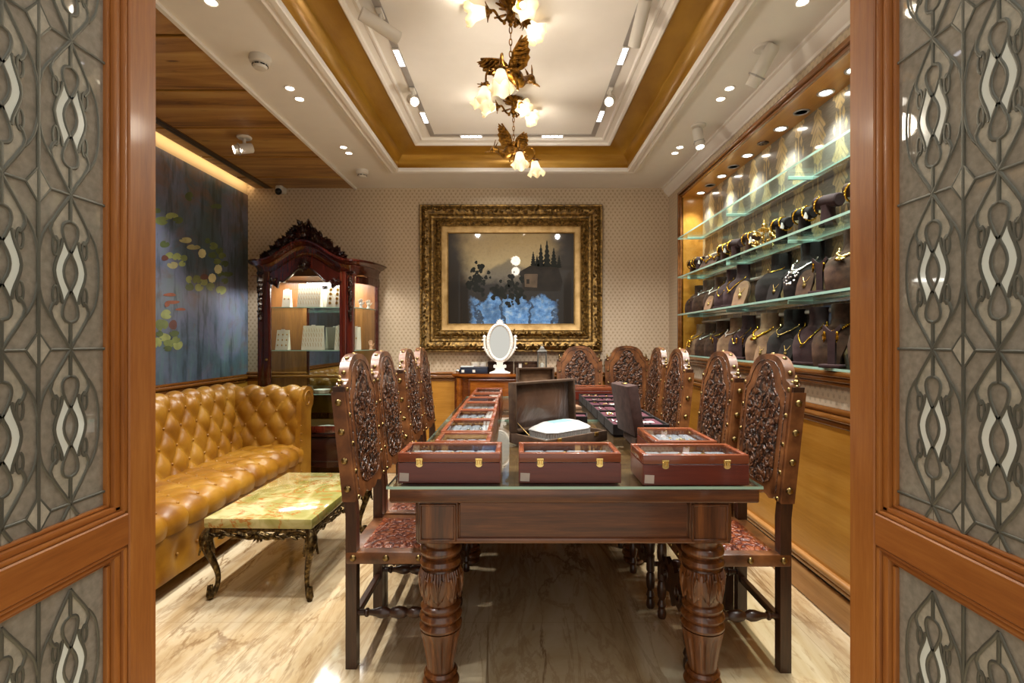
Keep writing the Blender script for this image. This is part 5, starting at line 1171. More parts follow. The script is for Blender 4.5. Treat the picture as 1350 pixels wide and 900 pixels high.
# contents of the cabinet
def card_stand(lab, x, y, z, w, h, rows, rz=0.0, kind='dots', tilt=12, mat=None):
    r = thing('earring_stand', lab, 'display stand', (x, y, z), rz, 'cream jewellery stands in the glass cabinet'); A = R(tilt); dy = h*math.sin(A)
    mb = MB(); mb.prism([(0, 0), (0.004, 0), (dy+0.004, h*math.cos(A)), (dy, h*math.cos(A))], -w/2, w/2, 'x'); mb.prism([(0.004, 0), (dy+0.03, 0), (dy+0.006, h*math.cos(A)-0.004)], -w/2+0.004, -w/2+0.008, 'x'); mb.prism([(0.004, 0), (dy+0.03, 0), (dy+0.006, h*math.cos(A)-0.004)], w/2-0.008, w/2-0.004, 'x'); mb.build('board', mat or CREAM, r, 0)
    mb = MB(); nc, nr = rows
    for i in range(nc):
        for j in range(nr):
            u = -w/2+w*(i+0.5)/nc; v = h*(0.1+0.8*(j+0.5)/nr); p = (u, math.sin(A)*v-0.002, math.cos(A)*v)
            if kind == 'chain': mb.tube([(u-0.006, p[1], p[2]+h*0.35/nr), (u+0.001*math.sin(j), p[1]-0.001, p[2]), (u, p[1], p[2]-h*0.35/nr)], 0.0016, 4)
            elif kind == 'disc': mb.lathe([(0, 0.003), (0.013, 0.003), (0.014, 0)], p, 12, Matrix.Rotation(PI/2, 4, 'X'))
            else: mb.ell(p, (0.006, 0.003, 0.009), 6, 5)
    mb.build('gold_pieces', GOLDP, r, 60); 
    mb = MB(); mb.bx(-0.02, 0.015, dy-0.002, dy+0.001, h*math.cos(A)-0.008, h*math.cos(A)+0.008); mb.build('price_tag', WHITEC, r, 0); return r
vx = lambda px, y=4.55: PX(px, y)
card_stand('narrow earring card at the left of the top cabinet shelf', vx(376), 4.56, 1.5865, 0.075, 0.17, (2, 1))
card_stand('large stand of fine gold chains in the middle of the top cabinet shelf', vx(407), 4.54, 1.5865, 0.21, 0.225, (9, 4), 0, 'chain')
card_stand('stand of round gold pendants at the right of the top cabinet shelf', vx(439), 4.55, 1.5865, 0.125, 0.215, (2, 4), 0, 'disc')
card_stand('earring card at the left of the middle cabinet shelf', vx(371), 4.55, 1.2035, 0.115, 0.185, (3, 3))
card_stand('large stand of gold chains in the middle of the middle cabinet shelf', vx(412), 4.53, 1.2035, 0.19, 0.225, (8, 4), 0, 'chain')
card_stand('chain stand at the right of the middle cabinet shelf', vx(446, 4.57), 4.57, 1.2035, 0.075, 0.225, (3, 4), 0, 'chain')
card_stand('blank cream wedge stand in the right bow of the cabinet', vx(470, 4.62), 4.62, 1.2035, 0.085, 0.215, (1, 1), R(25))
def hand_stand(lab, x, y, z, h, mat):
    r = thing('ring_stand', lab, 'ring stand', (x, y, z), 0, 'hand shaped ring stands in the cabinet'); mb = MB()
    mb.lathe([(0.0, 0), (0.018, 0), (0.016, 0.006), (0.012, h*0.2), (0.014, h*0.35), (0.02, h*0.52), (0.0, h*0.62)], (0, 0, 0), 14, Matrix.Scale(0.6, 4, (0, 1, 0)))
    for k, (dx, L) in enumerate(((-0.6, 0.42), (-0.26, 0.52), (0.06, 0.55), (0.36, 0.5))): mb.tube([(dx*0.022, 0, h*0.5), (dx*0.03, -0.002, h*(0.5+L*0.5)), (dx*0.034, -0.006, h*(0.45+L))], [0.0055, 0.005, 0.0035], 8)
    mb.tube([(0.014, 0, h*0.38), (0.026, -0.002, h*0.52), (0.03, -0.004, h*0.66)], [0.006, 0.005, 0.0035], 8); mb.build('hand', mat, r, 60); return r
hand_stand('white hand shaped ring stand, left one in the right bow of the cabinet', vx(476, 4.6), 4.6, 1.5865, 0.085, WHITEC)
hand_stand('white hand shaped ring stand, right one in the right bow of the cabinet', vx(486, 4.66), 4.66, 1.5865, 0.08, CREAM)
hand_stand('pinkish hand shaped ring stand on the lower shelf of the right bow', vx(489, 4.66), 4.66, 1.2035, 0.09, plain('pink_cream', '#d9b28f', 0.4))
for lab, x, z, w_, h_ in (('white porcelain tray on the lowest glass shelf of the cabinet', vx(424), 0.8135, 0.14, 0.03), ('white lace dish on the cabinet floor', vx(428), 0.4665, 0.16, 0.04)):
    mb = MB(); mb.lathe([(0.0, 0.004), (w_*0.4, 0.004), (w_*0.5, h_), (w_*0.52, h_), (w_*0.42, 0.0), (0, 0)], seg=32, fn=lambda r, z_, a, i: r*(1+0.05*math.cos(8*a))); tag(mb.build('porcelain_dish', PEARL, None, 40, (x, 4.56, z)), lab, 'dish')

# ------------------------------------------------------------------ big gilt-framed painting
pt = thing('framed_painting', 'large mountain lake painting in a deep carved gilt frame on the back wall', 'painting', (-0.0675, YB, 1.888)); PW, PH = 0.882, 0.712
def rect_loft(mb, prof, m=None):
    vs = []; fs = []
    for d, h in prof: vs += [(-PW+d, -h, -PH+d), (PW-d, -h, -PH+d), (PW-d, -h, PH-d), (-PW+d, -h, PH-d)]
    for i in range(len(prof)-1):
        for k in range(4): k2 = (k+1) % 4; fs.append((4*i+k, 4*i+k2, 4*i+4+k2, 4*i+4+k))
    mb.add(vs, fs)
mb = MB(); rect_loft(mb, [(0, 0.0), (0, 0.05), (0.006, 0.06), (0.016, 0.058), (0.022, 0.05), (0.03, 0.062), (0.06, 0.082), (0.092, 0.062), (0.1, 0.048), (0.108, 0.056), (0.114, 0.048), (0.126, 0.042), (0.138, 0.046), (0.144, 0.056), (0.152, 0.05), (0.158, 0.058), (0.18, 0.075), (0.202, 0.058), (0.208, 0.045)])
rnd = random.Random(11)
for dd, hh, wd, stp in ((0.06, 0.078, 0.055, 0.026), (0.18, 0.07, 0.042, 0.023)):
    for side in range(4):
        ln = (PW if side % 2 == 0 else PH)-dd; n_ = int(2*ln/stp)
        for k in range(n_):
            u = -ln+2*ln*(k+0.5)/n_; v = rnd.uniform(-0.35, 0.35)*wd; e = (PH if side % 2 == 0 else PW)-dd+v
            sg = 1 if side < 2 else -1
            c = (u, -hh, sg*e) if side % 2 == 0 else (sg*e, -hh, u); a = rnd.uniform(0, 2*PI)
            if k % 3: mb.leaf(c, (math.cos(a), -0.35, math.sin(a)), (0, -1, 0), wd*rnd.uniform(0.6, 0.95), wd*0.42, 0.5, 0.2, 5)
            else: mb.ell(c, (wd*0.24, wd*0.3, wd*0.24), 7, 5)
mb.build('gilt_frame', GILT, pt, 45)
mb = MB(); rect_loft(mb, [(0.206, 0.046), (0.212, 0.05), (0.22, 0.044), (0.262, 0.034), (0.268, 0.036), (0.274, 0.03), (0.274, 0.01)]); mb.build('gilt_slip', GILTF, pt, 30)
t = NT('landscape'); X, Y, Z = t.xyz(); nz = t.noise(5, None, 6, 0.6); n2 = t.noise(22, None, 5, 0.7)
Zn = Z + (nz-0.5)*0.14
sky = t.ramp(Zn.step(-0.1, 0.43), [(0.0, '#8c816a'), (0.45, '#a8966c'), (1.0, '#8f7748')])
side = (X+0.035).abs() + (nz-0.5)*0.22 - Z*0.16; c = t.mix(side.step(0.26, 0.5), sky, '#2c251b')
mount = Zn - ((X+0.02).abs()*-0.62 + 0.2); c = t.mix(mount.step(0.02, -0.03)*0.7, c, '#504c43')
land = (Zn + (n2-0.5)*0.1).step(0.03, -0.08); c = t.mix(land, c, '#211c15')
wx = (X-0.03).abs() + (n2-0.5)*0.12; arch = ((X*13+0.9 + (nz-0.5)*4.0).sin().abs())*(nz*0.16); wat = ((Z+(n2-0.5)*0.06-arch).step(-0.22, -0.25))*(wx.step(0.44, 0.36))
wcol = t.ramp(t.noise(16, t.map((1, 1, 1.6)), 5, 0.7), [(0.3, '#3d659c'), (0.5, '#6294cc'), (0.7, '#9db8cf')]); c = t.mix(wat, c, wcol)
trunk = ((X*13+0.9 + (nz-0.5)*4.0).sin().abs().lt(0.17)); c = t.mix(trunk*wat*0.85, c, '#1f1c1a')
n4 = t.noise(9, t.map((1, 1, 0.5), loc=(4, 0, 2)), 6, 0.7); c = t.mix((n4.step(0.55, 0.75))*Z.step(0.2, 0.0)*Z.step(-0.4, -0.2)*0.85, c, '#171310'); c = t.mix((n2-0.5).abs()*0.9, c, '#2a2118'); c = t.mix(n4.step(0.42, 0.62)*wat*0.55, c, '#2b4460'); t.set(c, 0.4, coat=0.35, coatr=0.03, spec=0.15); LANDS = t.mat
CHAL = plain('chalet_dark', '#262019', 0.6, var=0.3, coat=0.15, spec=0.15, coatr=0.03); CHALW = plain('chalet_wall', '#5a4b3b', 0.6, var=0.3, coat=0.15, spec=0.15, coatr=0.03); FIR = plain('fir_paint', '#15170f', 0.6, var=0.3, coat=0.15, spec=0.15, coatr=0.03)
mb = MB(); L_ = lambda px, py, e=0.0: (PX(px, YB-0.012)+0.0675, -0.0125-e, PZ(py, YB-0.012)-1.888)
mb.bx(-PW+0.26, PW-0.26, -0.012, 0.0, -PH+0.26, PH-0.26)
mb.m = 1; mb.flat([L_(685, 358, 0.0004), L_(699, 350, 0.0004), L_(735, 349, 0.0004), L_(742, 372, 0.0004), L_(738, 384, 0.0004), L_(690, 383, 0.0004)])
mb.m = 2; mb.flat([L_(691, 361, 0.0008), L_(709, 361, 0.0008), L_(708, 379, 0.0008), L_(692, 378, 0.0008)]); mb.m = 1; mb.flat([L_(694, 368, 0.0011), L_(698, 368, 0.0011), L_(698, 374, 0.0011), L_(694, 374, 0.0011)]); mb.flat([L_(684, 361, 0.0012), L_(700, 352, 0.0012), L_(714, 360, 0.0012), L_(712, 363, 0.0012), L_(700, 357, 0.0012), L_(687, 364, 0.0012)])
mb.m = 3
for fx, ty, by, hw2 in ((703, 331, 350, 4.2), (713, 321, 352, 5.5), (721, 316, 352, 6), (730, 326, 352, 5.5), (708, 336, 351, 4), (737, 336, 353, 4)):
    pts = [];
    for q in range(13):
        f = q/12; pts.append((fx-hw2*f**0.8*(1 if q % 2 else 0.6), ty+(by-ty)*f))
    rp = [(2*fx-a, b) for a, b in reversed(pts)]; mb.flat([L_(a, b, 0.0006) for a, b in pts+rp])
for fx, ty, by, r_ in ((630, 345, 385, 10), (680, 362, 400, 9), (658, 372, 388, 8)):
    rq = random.Random(fx)
    for w_ in range(46):
        qx, qy, qr = fx+rq.gauss(0, r_*0.6), (ty+by)/2+4+rq.gauss(0, (by-ty)*0.26), rq.uniform(1.0, 3.4)
        mb.flat([L_(qx+qr*math.cos(q)*(1+0.3*math.sin(3*q+w_)), qy+qr*math.sin(q)*1.2, 0.0007+w_*0.00003) for q in [2*PI*i/10 for i in range(10)]])
mb.build('canvas', [LANDS, CHAL, CHALW, FIR], pt, 0)

# ------------------------------------------------------------------ lily pond mural
t = NT('pond_water'); X, Y, Z = t.xyz(); v = t.map((1, 1.0, 0.16)); st = t.noise(11, v, 5, 0.65); big = t.noise(1.5, None, 5, 0.6, 0.8); b2 = t.noise(3.0, t.map((1, 1, 1.3), loc=(3, 1, 0)), 5, 0.6, 1.2)
c = t.ramp(big, [(0.3, '#44575c'), (0.45, '#516477'), (0.58, '#6c7490'), (0.75, '#637a76')])
c = t.mix(b2.step(0.52, 0.72)*0.75*1.0, c, '#6a5a5c'); c = t.mix(Z.step(2.1, 2.65)*b2.step(0.4, 0.6)*0.7, c, '#7b5e4e')
low = Z.step(1.75, 1.2); c = t.mix(low*st.step(0.48, 0.7)*0.75, c, '#5d7f82'); c = t.mix(st.step(0.5, 0.36)*0.55, c, '#16281f')
t.set(c, 0.45); t.bump(t.noise(90), 0.08, 0.003); POND = t.mat
PADS = [plain('pad_'+n, h_, 0.5, var=0.25) for n, h_ in (('a', '#76834f'), ('b', '#939d62'), ('c', '#576640'), ('d', '#aca87c'))]; FLW = plain('lily_bloom', '#d8d3a4', 0.5, var=0.2); KOI = plain('koi', '#8f4f34', 0.5, var=0.25); REDP = plain('pad_red', '#6b463f', 0.5, var=0.2)
mu = MB(); mu.bx(XL, XL+0.012, 1.37, YB-0.004, 0.966, 2.70)
XM = XL+0.012; lay = [0]
def onwall(px, py):
    y = XM*F/(px-CX); return (y, PZ(py, y))
def blob(zx, zy, rx, ry, mi, n=18, wob=0.06, ph=0.0, notch=False):
    lay[0] += 1; pts = []
    for k in range(n):
        a = 2*PI*k/n+ph; w_ = 1+wob*math.sin(3*a+zx)+(-0.45 if notch and k == 0 else 0)
        px, py = 200+(zx+rx*w_*math.cos(a))/2.647, 170+(zy+ry*w_*math.sin(a))/2.647; y, z = onwall(px, py); pts.append((XM+0.0003+lay[0]*0.00004, y, z))
    mu.m = mi; mu.flat(pts)
pads = [(35, 320, 24, 15, 0), (70, 303, 22, 11, 1), (92, 318, 18, 12, 2), (18, 285, 14, 9, 2), (45, 402, 17, 12, 2), (62, 441, 14, 11, 1), (88, 446, 16, 13, 1), (112, 450, 13, 11, 0), (73, 475, 19, 12, 3), (106, 470, 12, 10, 1), (130, 525, 11, 13, 1), (158, 525, 16, 15, 0), (182, 532, 13, 15, 1), (132, 551, 15, 14, 2), (165, 553, 15, 13, 1), (205, 550, 15, 14, 0), (242, 562, 18, 15, 1), (215, 408, 15, 13, 0), (236, 425, 13, 13, 2), (212, 440, 15, 11, 2), (246, 442, 13, 11, 0), (255, 470, 13, 11, 2), (228, 462, 14, 10, 0), (266, 506, 17, 9, 2), (195, 390, 10, 10, 2), (240, 505, 13, 10, 2), (255, 530, 12, 10, 2), (118, 388, 22, 10, 3), (145, 412, 24, 9, 3), (50, 647, 19, 17, 1), (34, 683, 23, 20, 0), (45, 727, 20, 14, 1), (78, 713, 17, 11, 2), (90, 752, 17, 18, 1), (60, 748, 20, 14, 0), (20, 745, 14, 18, 1), (55, 766, 15, 10, 2), (26, 714, 13, 11, 2), (85, 735, 14, 12, 0), (130, 235, 14, 16, 2), (225, 270, 20, 9, 2)]
for i, (a, b, rx, ry, m_) in enumerate(pads): blob(a, b, rx, ry, 1+m_, 20, 0.05, i*1.3, True)
for a, b, rx, ry in ((74, 683, 14, 17), (183, 516, 15, 10), (45, 450, 12, 10)): blob(a, b, rx, ry, 7)
for a, b in ((175, 434), (231, 489), (210, 520)):
    for q in range(8): blob(a+8*math.cos(q*0.8), b+8*math.sin(q*0.8), 6, 9, 5, 8, 0.0, q*0.8)
for a, b, rx, ry in ((62, 578, 22, 6), (72, 604, 24, 6), (100, 629, 18, 5), (52, 612, 9, 9)): blob(a, b, rx, ry, 6, 14, 0.1)
tag(mu.build('wall_mural', [POND]+PADS+[FLW, KOI, REDP], None, 0), 'tall dark blue lily pond mural with pads and orange fish above the sofa', 'mural')

# ------------------------------------------------------------------ commode with the things on it
cm_ = thing('commode', 'bow fronted brown wood commode under the painting behind the table', 'commode', (-0.135, 4.86, 0)); hwc = 0.455
def front(x, o=0.0): u = abs(x)/hwc; return -0.26-0.06*math.cos(PI/2*u)**0.8-o if u < 0.78 else -0.26-0.06*math.cos(PI/2*0.78)**0.8+(u-0.78)*0.35-o
xs = [-hwc+2*hwc*i/40 for i in range(41)]
def slab(mb, z0, z1, o, g=0.0): mb.prism([(-hwc-g, 0), (-hwc-g, front(-hwc, o))]+[(x*(1+g/hwc), front(x, o)) for x in xs[1:-1]]+[(hwc+g, front(hwc, o)), (hwc+g, 0)], z0, z1, 'z')
mb = MB(); slab(mb, 0.962, 0.985, 0.025, 0.02); slab(mb, 0.948, 0.962, 0.012, 0.01); mb.build('top', W_DESK, cm_, 30)
mb = MB(); slab(mb, 0.1, 0.948, 0.0); mb.build('carcass', W_DESKD, cm_, 30)
for j, (z0, z1) in enumerate(((0.76, 0.93), (0.46, 0.74), (0.16, 0.44))):
    mb = MB(); mb.grid(lambda i, q: (-0.31+0.62*i, front(-0.31+0.62*i, 0.012), z0+(z1-z0)*q), 30, 2); d_ = mb.build('drawer', W_DESK, cm_, 60)
    mb = MB()
    for z in (z0, z1): mb.tube([(x, front(x, 0.013), z) for x in [-0.31+0.62*i/30 for i in range(31)]], 0.008, 6)
    for x in (-0.31, 0.31): mb.tube([(x, front(x, 0.013), z0), (x, front(x, 0.013), z1)], 0.008, 6)
    mb.build('moulding', W_DESKD, d_, 60)
for s_ in (-1, 1):
    mb = MB(); mb.lathe([(0.03, 0.1), (0.036, 0.16), (0.028, 0.2), (0.034, 0.5), (0.028, 0.82), (0.036, 0.86), (0.03, 0.9), (0.036, 0.945)], (s_*0.4, front(0.4, -0.005), 0), 16); mb.lathe([(0.028, 0), (0.04, 0.05), (0.03, 0.1)], (s_*0.4, front(0.4, -0.005), 0), 14); mb.build('column', W_DESK, cm_)
mb = MB(); mb.bx(-0.44, -0.38, -0.06, -0.01, 0, 0.1); mb.bx(0.38, 0.44, -0.06, -0.01, 0, 0.1); mb.build('back_foot', W_DESKD, cm_)
ZT = 0.9855
# white swing mirror
vm = thing('vanity_mirror', 'ornate white oval swing mirror standing on the commode', 'mirror', (-0.167, 4.6, ZT))
mb = MB()
for q in range(1): mb.prism([(-0.095, 0), (-0.095, 0.01), (-0.07, 0.02), (-0.045, 0.03), (-0.04, 0.05), (-0.058, 0.055), (-0.06, 0.075), (-0.045, 0.085), (-0.03, 0.075), (-0.028, 0.1), (-0.045, 0.12), (0.045, 0.12), (0.028, 0.1), (0.03, 0.075), (0.045, 0.085), (0.06, 0.075), (0.058, 0.055), (0.04, 0.05), (0.045, 0.03), (0.07, 0.02), (0.095, 0.01), (0.095, 0)], -0.016, 0.016, 'y'); mb.bx(-0.095, 0.095, -0.055, 0.055, 0, 0.011, 0.005, 2)
mb.build('stand_base', PEARL, vm, 40)
mb = MB()
for s_ in (-1, 1):
    mb.tube(smooth_path([(s_*0.01, 0, 0.105), (s_*0.06, 0, 0.13), (s_*0.11, 0, 0.18), (s_*0.137, 0, 0.24), (s_*0.142, 0, 0.31), (s_*0.14, 0, 0.33)], 6), 0.011, 8); mb.ell((s_*0.142, 0, 0.335), (0.016, 0.012, 0.018), 10, 8); mb.lathe([(0.014, 0), (0.0, 0.02)], (s_*0.148, 0, 0.308), 8, Matrix.Rotation(s_*PI/2, 4, 'Y'))
    for q in range(6): a = q/5; mb.leaf((s_*(0.05+0.08*a), 0, 0.13+0.11*a), (s_*1, -0.1, 0.2-0.4*a), (0, -1, 0), 0.035, 0.018, 0.4)
mb.build('swing_arm', PEARL, vm, 60)
oc = 0.285
mb = MB(); mb.tube([(0.108*math.cos(a), -0.002, oc+0.165*math.sin(a)) for a in [2*PI*i/48 for i in range(48)]], 0.0165, 8, True)
for i in range(36): a = 2*PI*i/36; mb.ell((0.108*math.cos(a), -0.016, oc+0.165*math.sin(a)), (0.007, 0.006, 0.007), 6, 4)
for q in range(7): a = R(90+(q-3)*28); mb.leaf((0, -0.004, oc+0.165), (math.cos(a), -0.1, math.sin(a)), (0, -1, 0), 0.055-0.006*abs(q-3), 0.026, 0.5)
mb.build('oval_frame', PEARL, vm, 60)
mb = MB(); mb.prism([(0.1*math.cos(a), oc+0.157*math.sin(a)) for a in [2*PI*i/48 for i in range(48)]], -0.004, 0.006, 'y', lambda x, y, z: (x, y-0.1*(z-oc)*0, z)); mb.build('mirror_glass', MIRROR, vm, 0)
nb = thing('navy_box', 'flat navy blue box with white tags at the left end of the commode', 'box', (-0.405, 4.64, ZT))
mb = MB(); mb.bx(-0.125, 0.125, -0.08, 0.08, 0, 0.05, 0.004, 2); mb.build('case', NAVY, nb); mb = MB(); mb.bx(-0.127, 0.127, -0.082, 0.082, 0.05, 0.058, 0.003); mb.build('lid', NAVY, nb)
mb = MB(); mb.bx(-0.11, -0.085, -0.0815, -0.0795, 0.012, 0.036); mb.bx(-0.01, 0.014, -0.0815, -0.0795, 0.012, 0.036); mb.build('white_tag', WHITEC, nb, 0)
mb = MB(); mb.bx(-0.06, 0.06, -0.03, 0.03, 0, 0.008, 0.002); tag(mb.build('paper_slip', WHITEC, None, 30, (-0.47, 4.64, ZT+0.0585)), 'white paper slip lying on the navy box', 'paper')
mb = MB(); mb.lathe([(0.0, 0), (0.02, 0), (0.026, 0.012), (0.02, 0.032), (0, 0.04)], seg=20); tag(mb.build('glass_paperweight', SILVER, None, 60, (-0.56, 4.68, ZT)), 'small round silver paperweight at the far left corner of the commode', 'paperweight')
for lab, x, y, w_ in (('brown leather case standing behind the white swing mirror', -0.165, 4.755, 0.24), ('brown leather case on the commode right of the white mirror', 0.075, 4.755, 0.22)):
    bc = thing('leather_case', lab, 'case', (x, y, ZT), 0, 'brown cases on the commode'); mb = MB(); mb.bx(-w_/2, w_/2, -0.05, 0.05, 0, 0.085, 0.005, 2); mb.build('case_base', VBROWN, bc); mb = MB(); mb.bx(-w_/2-0.002, w_/2+0.002, -0.052, 0.052, 0.086, 0.104, 0.006, 2); mb.build('lid', VBROWN, bc); mb = MB(); mb.bx(-0.014, 0.014, -0.056, -0.052, 0.076, 0.094, 0.002); mb.build('clasp', GOLDL, bc)
cf = thing('card_frame', 'tiny black framed white card leaning by the leather case', 'card', (0.02, 4.66, ZT)); mb = MB()
for x0, x1, z0, z1 in ((-0.022, 0.022, 0, 0.006), (-0.022, 0.022, 0.052, 0.058), (-0.022, -0.015, 0.006, 0.052), (0.015, 0.022, 0.006, 0.052)): mb.bx(x0, x1, -0.006, 0.012, z0+0.04, z1+0.04)
mb.bx(-0.018, 0.018, -0.004, 0.03, 0, 0.041); mb.build('frame', BLACK, cf, 0); mb = MB(); mb.bx(-0.0155, 0.0155, 0.0, 0.004, 0.045, 0.093); mb.build('card', WHITEC, cf, 0)
ln_ = thing('lantern', 'slim grey metal lantern with a peaked roof at the right of the commode', 'lantern', (0.222, 4.64, ZT)); LG = plain('lantern_grey', '#5d5a53', 0.45, 0.4, var=0.15); mb = MB(); s = 0.038
mb.bx(-s-0.006, s+0.006, -s-0.006, s+0.006, 0, 0.014, 0.003)
for x in (-s, s):
    for y in (-s, s): mb.bx(x-0.005, x+0.005, y-0.005, y+0.005, 0.014, 0.195)
mb.bx(-s, s, -s, s, 0.19, 0.197); mb.build('lantern_frame', LG, ln_, 0)
mb = MB(); mb.lathe([(0.064, 0.195), (0.066, 0.202), (0.05, 0.215), (0.03, 0.225), (0.028, 0.232), (0.012, 0.25), (0.0, 0.252)], seg=4, M=Matrix.Rotation(PI/4, 4, 'Z')); mb.tube([(0.014*math.cos(a), 0, 0.258+0.014*math.sin(a)) for a in [2*PI*i/16 for i in range(16)]], 0.0025, 6, True); mb.build('peaked_roof', LG, ln_, 0)
mb = MB(); mb.bx(-s+0.004, s-0.004, -s+0.0, -s+0.003, 0.016, 0.19); mb.bx(-s+0.0, -s+0.003, -s+0.004, s-0.004, 0.016, 0.19); mb.bx(s-0.003, s, -s+0.004, s-0.004, 0.016, 0.19); mb.build('pane', GLASS_PANE, ln_, 0)
mb = MB(); mb.lathe([(0.018, 0.015), (0.018, 0.09), (0.004, 0.094), (0, 0.1)], seg=16); mb.build('candle', PEARL, ln_)
ws = thing('wall_socket', 'cream double wall socket above the chair rail behind the navy box', 'socket', (-0.384, YB, 1.045)); mb = MB(); mb.bx(-0.073, 0.073, -0.009, 0, -0.033, 0.033, 0.004, 2); mb.build('plate', CREAM, ws)
for x in (-0.035, 0.035):
    mb = MB(); mb.bx(x-0.024, x+0.024, -0.012, -0.009, -0.018, 0.018, 0.002); mb.build('switch', PLASTIC, ws)
# ------------------------------------------------------------------ display niche : shelves, lights, jewellery stands
SX0, SX1 = 1.405, 1.6; SHZ = {'A': 2.178, 'B': 1.835, 'C': 1.508, 'D': 1.158}
for k, lab in (('A', 'empty glass shelf at the top of the jewellery niche'), ('B', 'glass shelf carrying the bangle stands in the jewellery niche'), ('C', 'glass shelf carrying the upper row of necklace busts'), ('D', 'lowest glass shelf carrying the lower row of necklace busts')):
    z = SHZ[k]; r = thing('glass_shelf', lab, 'shelf', (0, 0, z), 0, 'glass shelves of the jewellery niche'); mb = MB(); mb.bx(SX0 - (0 if k != 'D' else 0.0), SX1 if k != 'D' else NXB-0.002, 1.5, 4.41, 0, 0.012)
    for i, f in enumerate(mb.f):
        zs = [mb.v[q][2] for q in f]
        if max(zs)-min(zs) > 0.006: mb.mi[i] = 1
    mb.build('pane', [GLASS_SHELF, GLASS_EDGE], r, 0)
    if k != 'D':
        mb = MB(); mb.bx(SX1-0.012, NXB, 1.5, 4.41, -0.022, -0.002, 0.002); mb.build('back_rail', SILVER, r)
        for y in (1.9, 2.7, 3.5, 4.3): mb = MB(); mb.bx(SX0+0.05, NXB, y-0.004, y+0.004, -0.02, -0.001, 0.002); mb.build('bracket', GLASS_EDGE, r)
for z, lab in ((2.005, 'white tube behind the bangle stands'), (1.712, 'white tube behind the upper necklace busts'), (1.452, 'white tube behind the lower necklace busts')):
    mb = MB(); mb.tube([(1.625, 1.5, z), (1.625, 4.4, z)], 0.012, 12); tag(mb.build('tube_rail', PEARL, None, 60), lab, 'rail', 'white tubes in the niche')  # plain white tubes running along the back of the niche
def niche_light(y, lit, lab):
    r = thing('niche_downlight', lab, 'downlight', (1.585, y, NZ1), 0, 'downlights in the wooden head of the niche')
    mb = MB(); mb.lathe([(0.03, 0.0), (0.042, 0.0), (0.042, -0.003), (0.036, -0.006), (0.029, -0.001)], seg=24); mb.build('trim_ring', GREYMETAL, r)
    mb = MB(); mb.lathe([(0.0, -0.002), (0.028, -0.002)], seg=20); mb.build('lamp_face', WHITE_EM if lit else GREYMETAL, r, 0)
    if lit: lamp('SPOT', (1.54, y, NZ1-0.015), NICHEW, COOL, (1.56, y, 1.2), 92, 0.9, 0.025)
ny = [1.68, 1.91, 2.13, 2.36, 2.579, 2.8, 3.02, 3.459, 3.684, 3.897, 4.13, 4.343]; lits = [1, 1, 0, 1, 1, 0, 1, 1, 0, 1, 0, 1]
nl = ['lit lamp in the niche head, at its doorway end', 'lit lamp in the niche head, second from the doorway end', 'unlit lamp in the niche head, third from the doorway end', 'lit lamp in the niche head, fourth from the doorway end', 'lit lamp in the niche head, fifth from the doorway end', 'dark lamp in the niche head, first one nearer than the round vent', 'lit lamp in the niche head just nearer than the round vent', 'lit lamp in the niche head just beyond the round vent', 'dark lamp in the niche head, second beyond the round vent', 'lit lamp in the niche head, third beyond the round vent', 'dark lamp in the niche head, next to last at the far end', 'lit lamp in the niche head at the far end']
nl[6] = 'lit lamp in the niche head directly on the near side of the vent'
for y, l_, lab in zip(ny, lits, nl): niche_light(y, l_, lab)
v_ = thing('round_vent', 'dark round vent in the wooden head of the niche among the lamps', 'vent', (1.585, 3.24, NZ1)); mb = MB(); mb.lathe([(0.0, 0), (0.036, 0), (0.036, -0.004), (0.032, -0.006), (0, -0.006)], seg=24); mb.build('plate', W_VIT, v_)
for a in range(6): mb = MB(); mb.lathe([(0, -0.007), (0.006, -0.007), (0.006, -0.0055), (0, -0.0055)], (0.02*math.cos(a*PI/3), 0.02*math.sin(a*PI/3), 0), 8); mb.build('hole', BLACK, v_, 0)

def catm(tab, t):
    x = t*(len(tab)-1); i = min(len(tab)-2, int(x)); f = x-i; f = f*f*(3-2*f)*0.5+f*0.5; return tuple(a+(b-a)*f for a, b in zip(tab[i], tab[i+1]))
#  profile of a bust: (front y, z, half width, side wrap)
BUST = [(-0.085, 0.0, 0.058, 0.004), (-0.087, 0.05, 0.066, 0.008), (-0.08, 0.1, 0.08, 0.02), (-0.064, 0.14, 0.088, 0.035), (-0.034, 0.172, 0.08, 0.05), (0.0, 0.195, 0.06, 0.054), (0.012, 0.225, 0.054, 0.052), (0.01, 0.292, 0.056, 0.054)]
def bsurf(u, v, s=1.0, wd=1.0, off=0.0):
    y, z, w, k = catm(BUST, v); return (u*w*wd*s, (y+k*u*u-off)*s, z*s)
def bust_mesh(wd, slim):
    mb = MB(); nu, nv = 17, 30
    mb.grid(lambda i, j: bsurf(-1+2*i, j, 1, wd), nu, nv); 
    b0 = len(mb.v); mb.grid(lambda i, j: bsurf(-1+2*i, j, 1, wd*0.985, -0.014), nu, nv)
    idx = [(i, 0) for i in range(nu)]+[(nu-1, j) for j in range(1, nv)]+[(i, nv-1) for i in range(nu-2, -1, -1)]+[(0, j) for j in range(nv-2, 0, -1)]
    for a, b in zip(idx, idx[1:]+idx[:1]): p, q = a[0]*nv+a[1], b[0]*nv+b[1]; mb.f.append((p, q, b0+q, b0+p)); mb.mi.append(0)
    if not slim: mb.lathe([(0.0, 0.19), (0.062, 0.19), (0.055, 0.225), (0.056, 0.288), (0.052, 0.294), (0.0, 0.29)], (0, 0.07, 0), 22, None)
    return mb
bust_me = {}
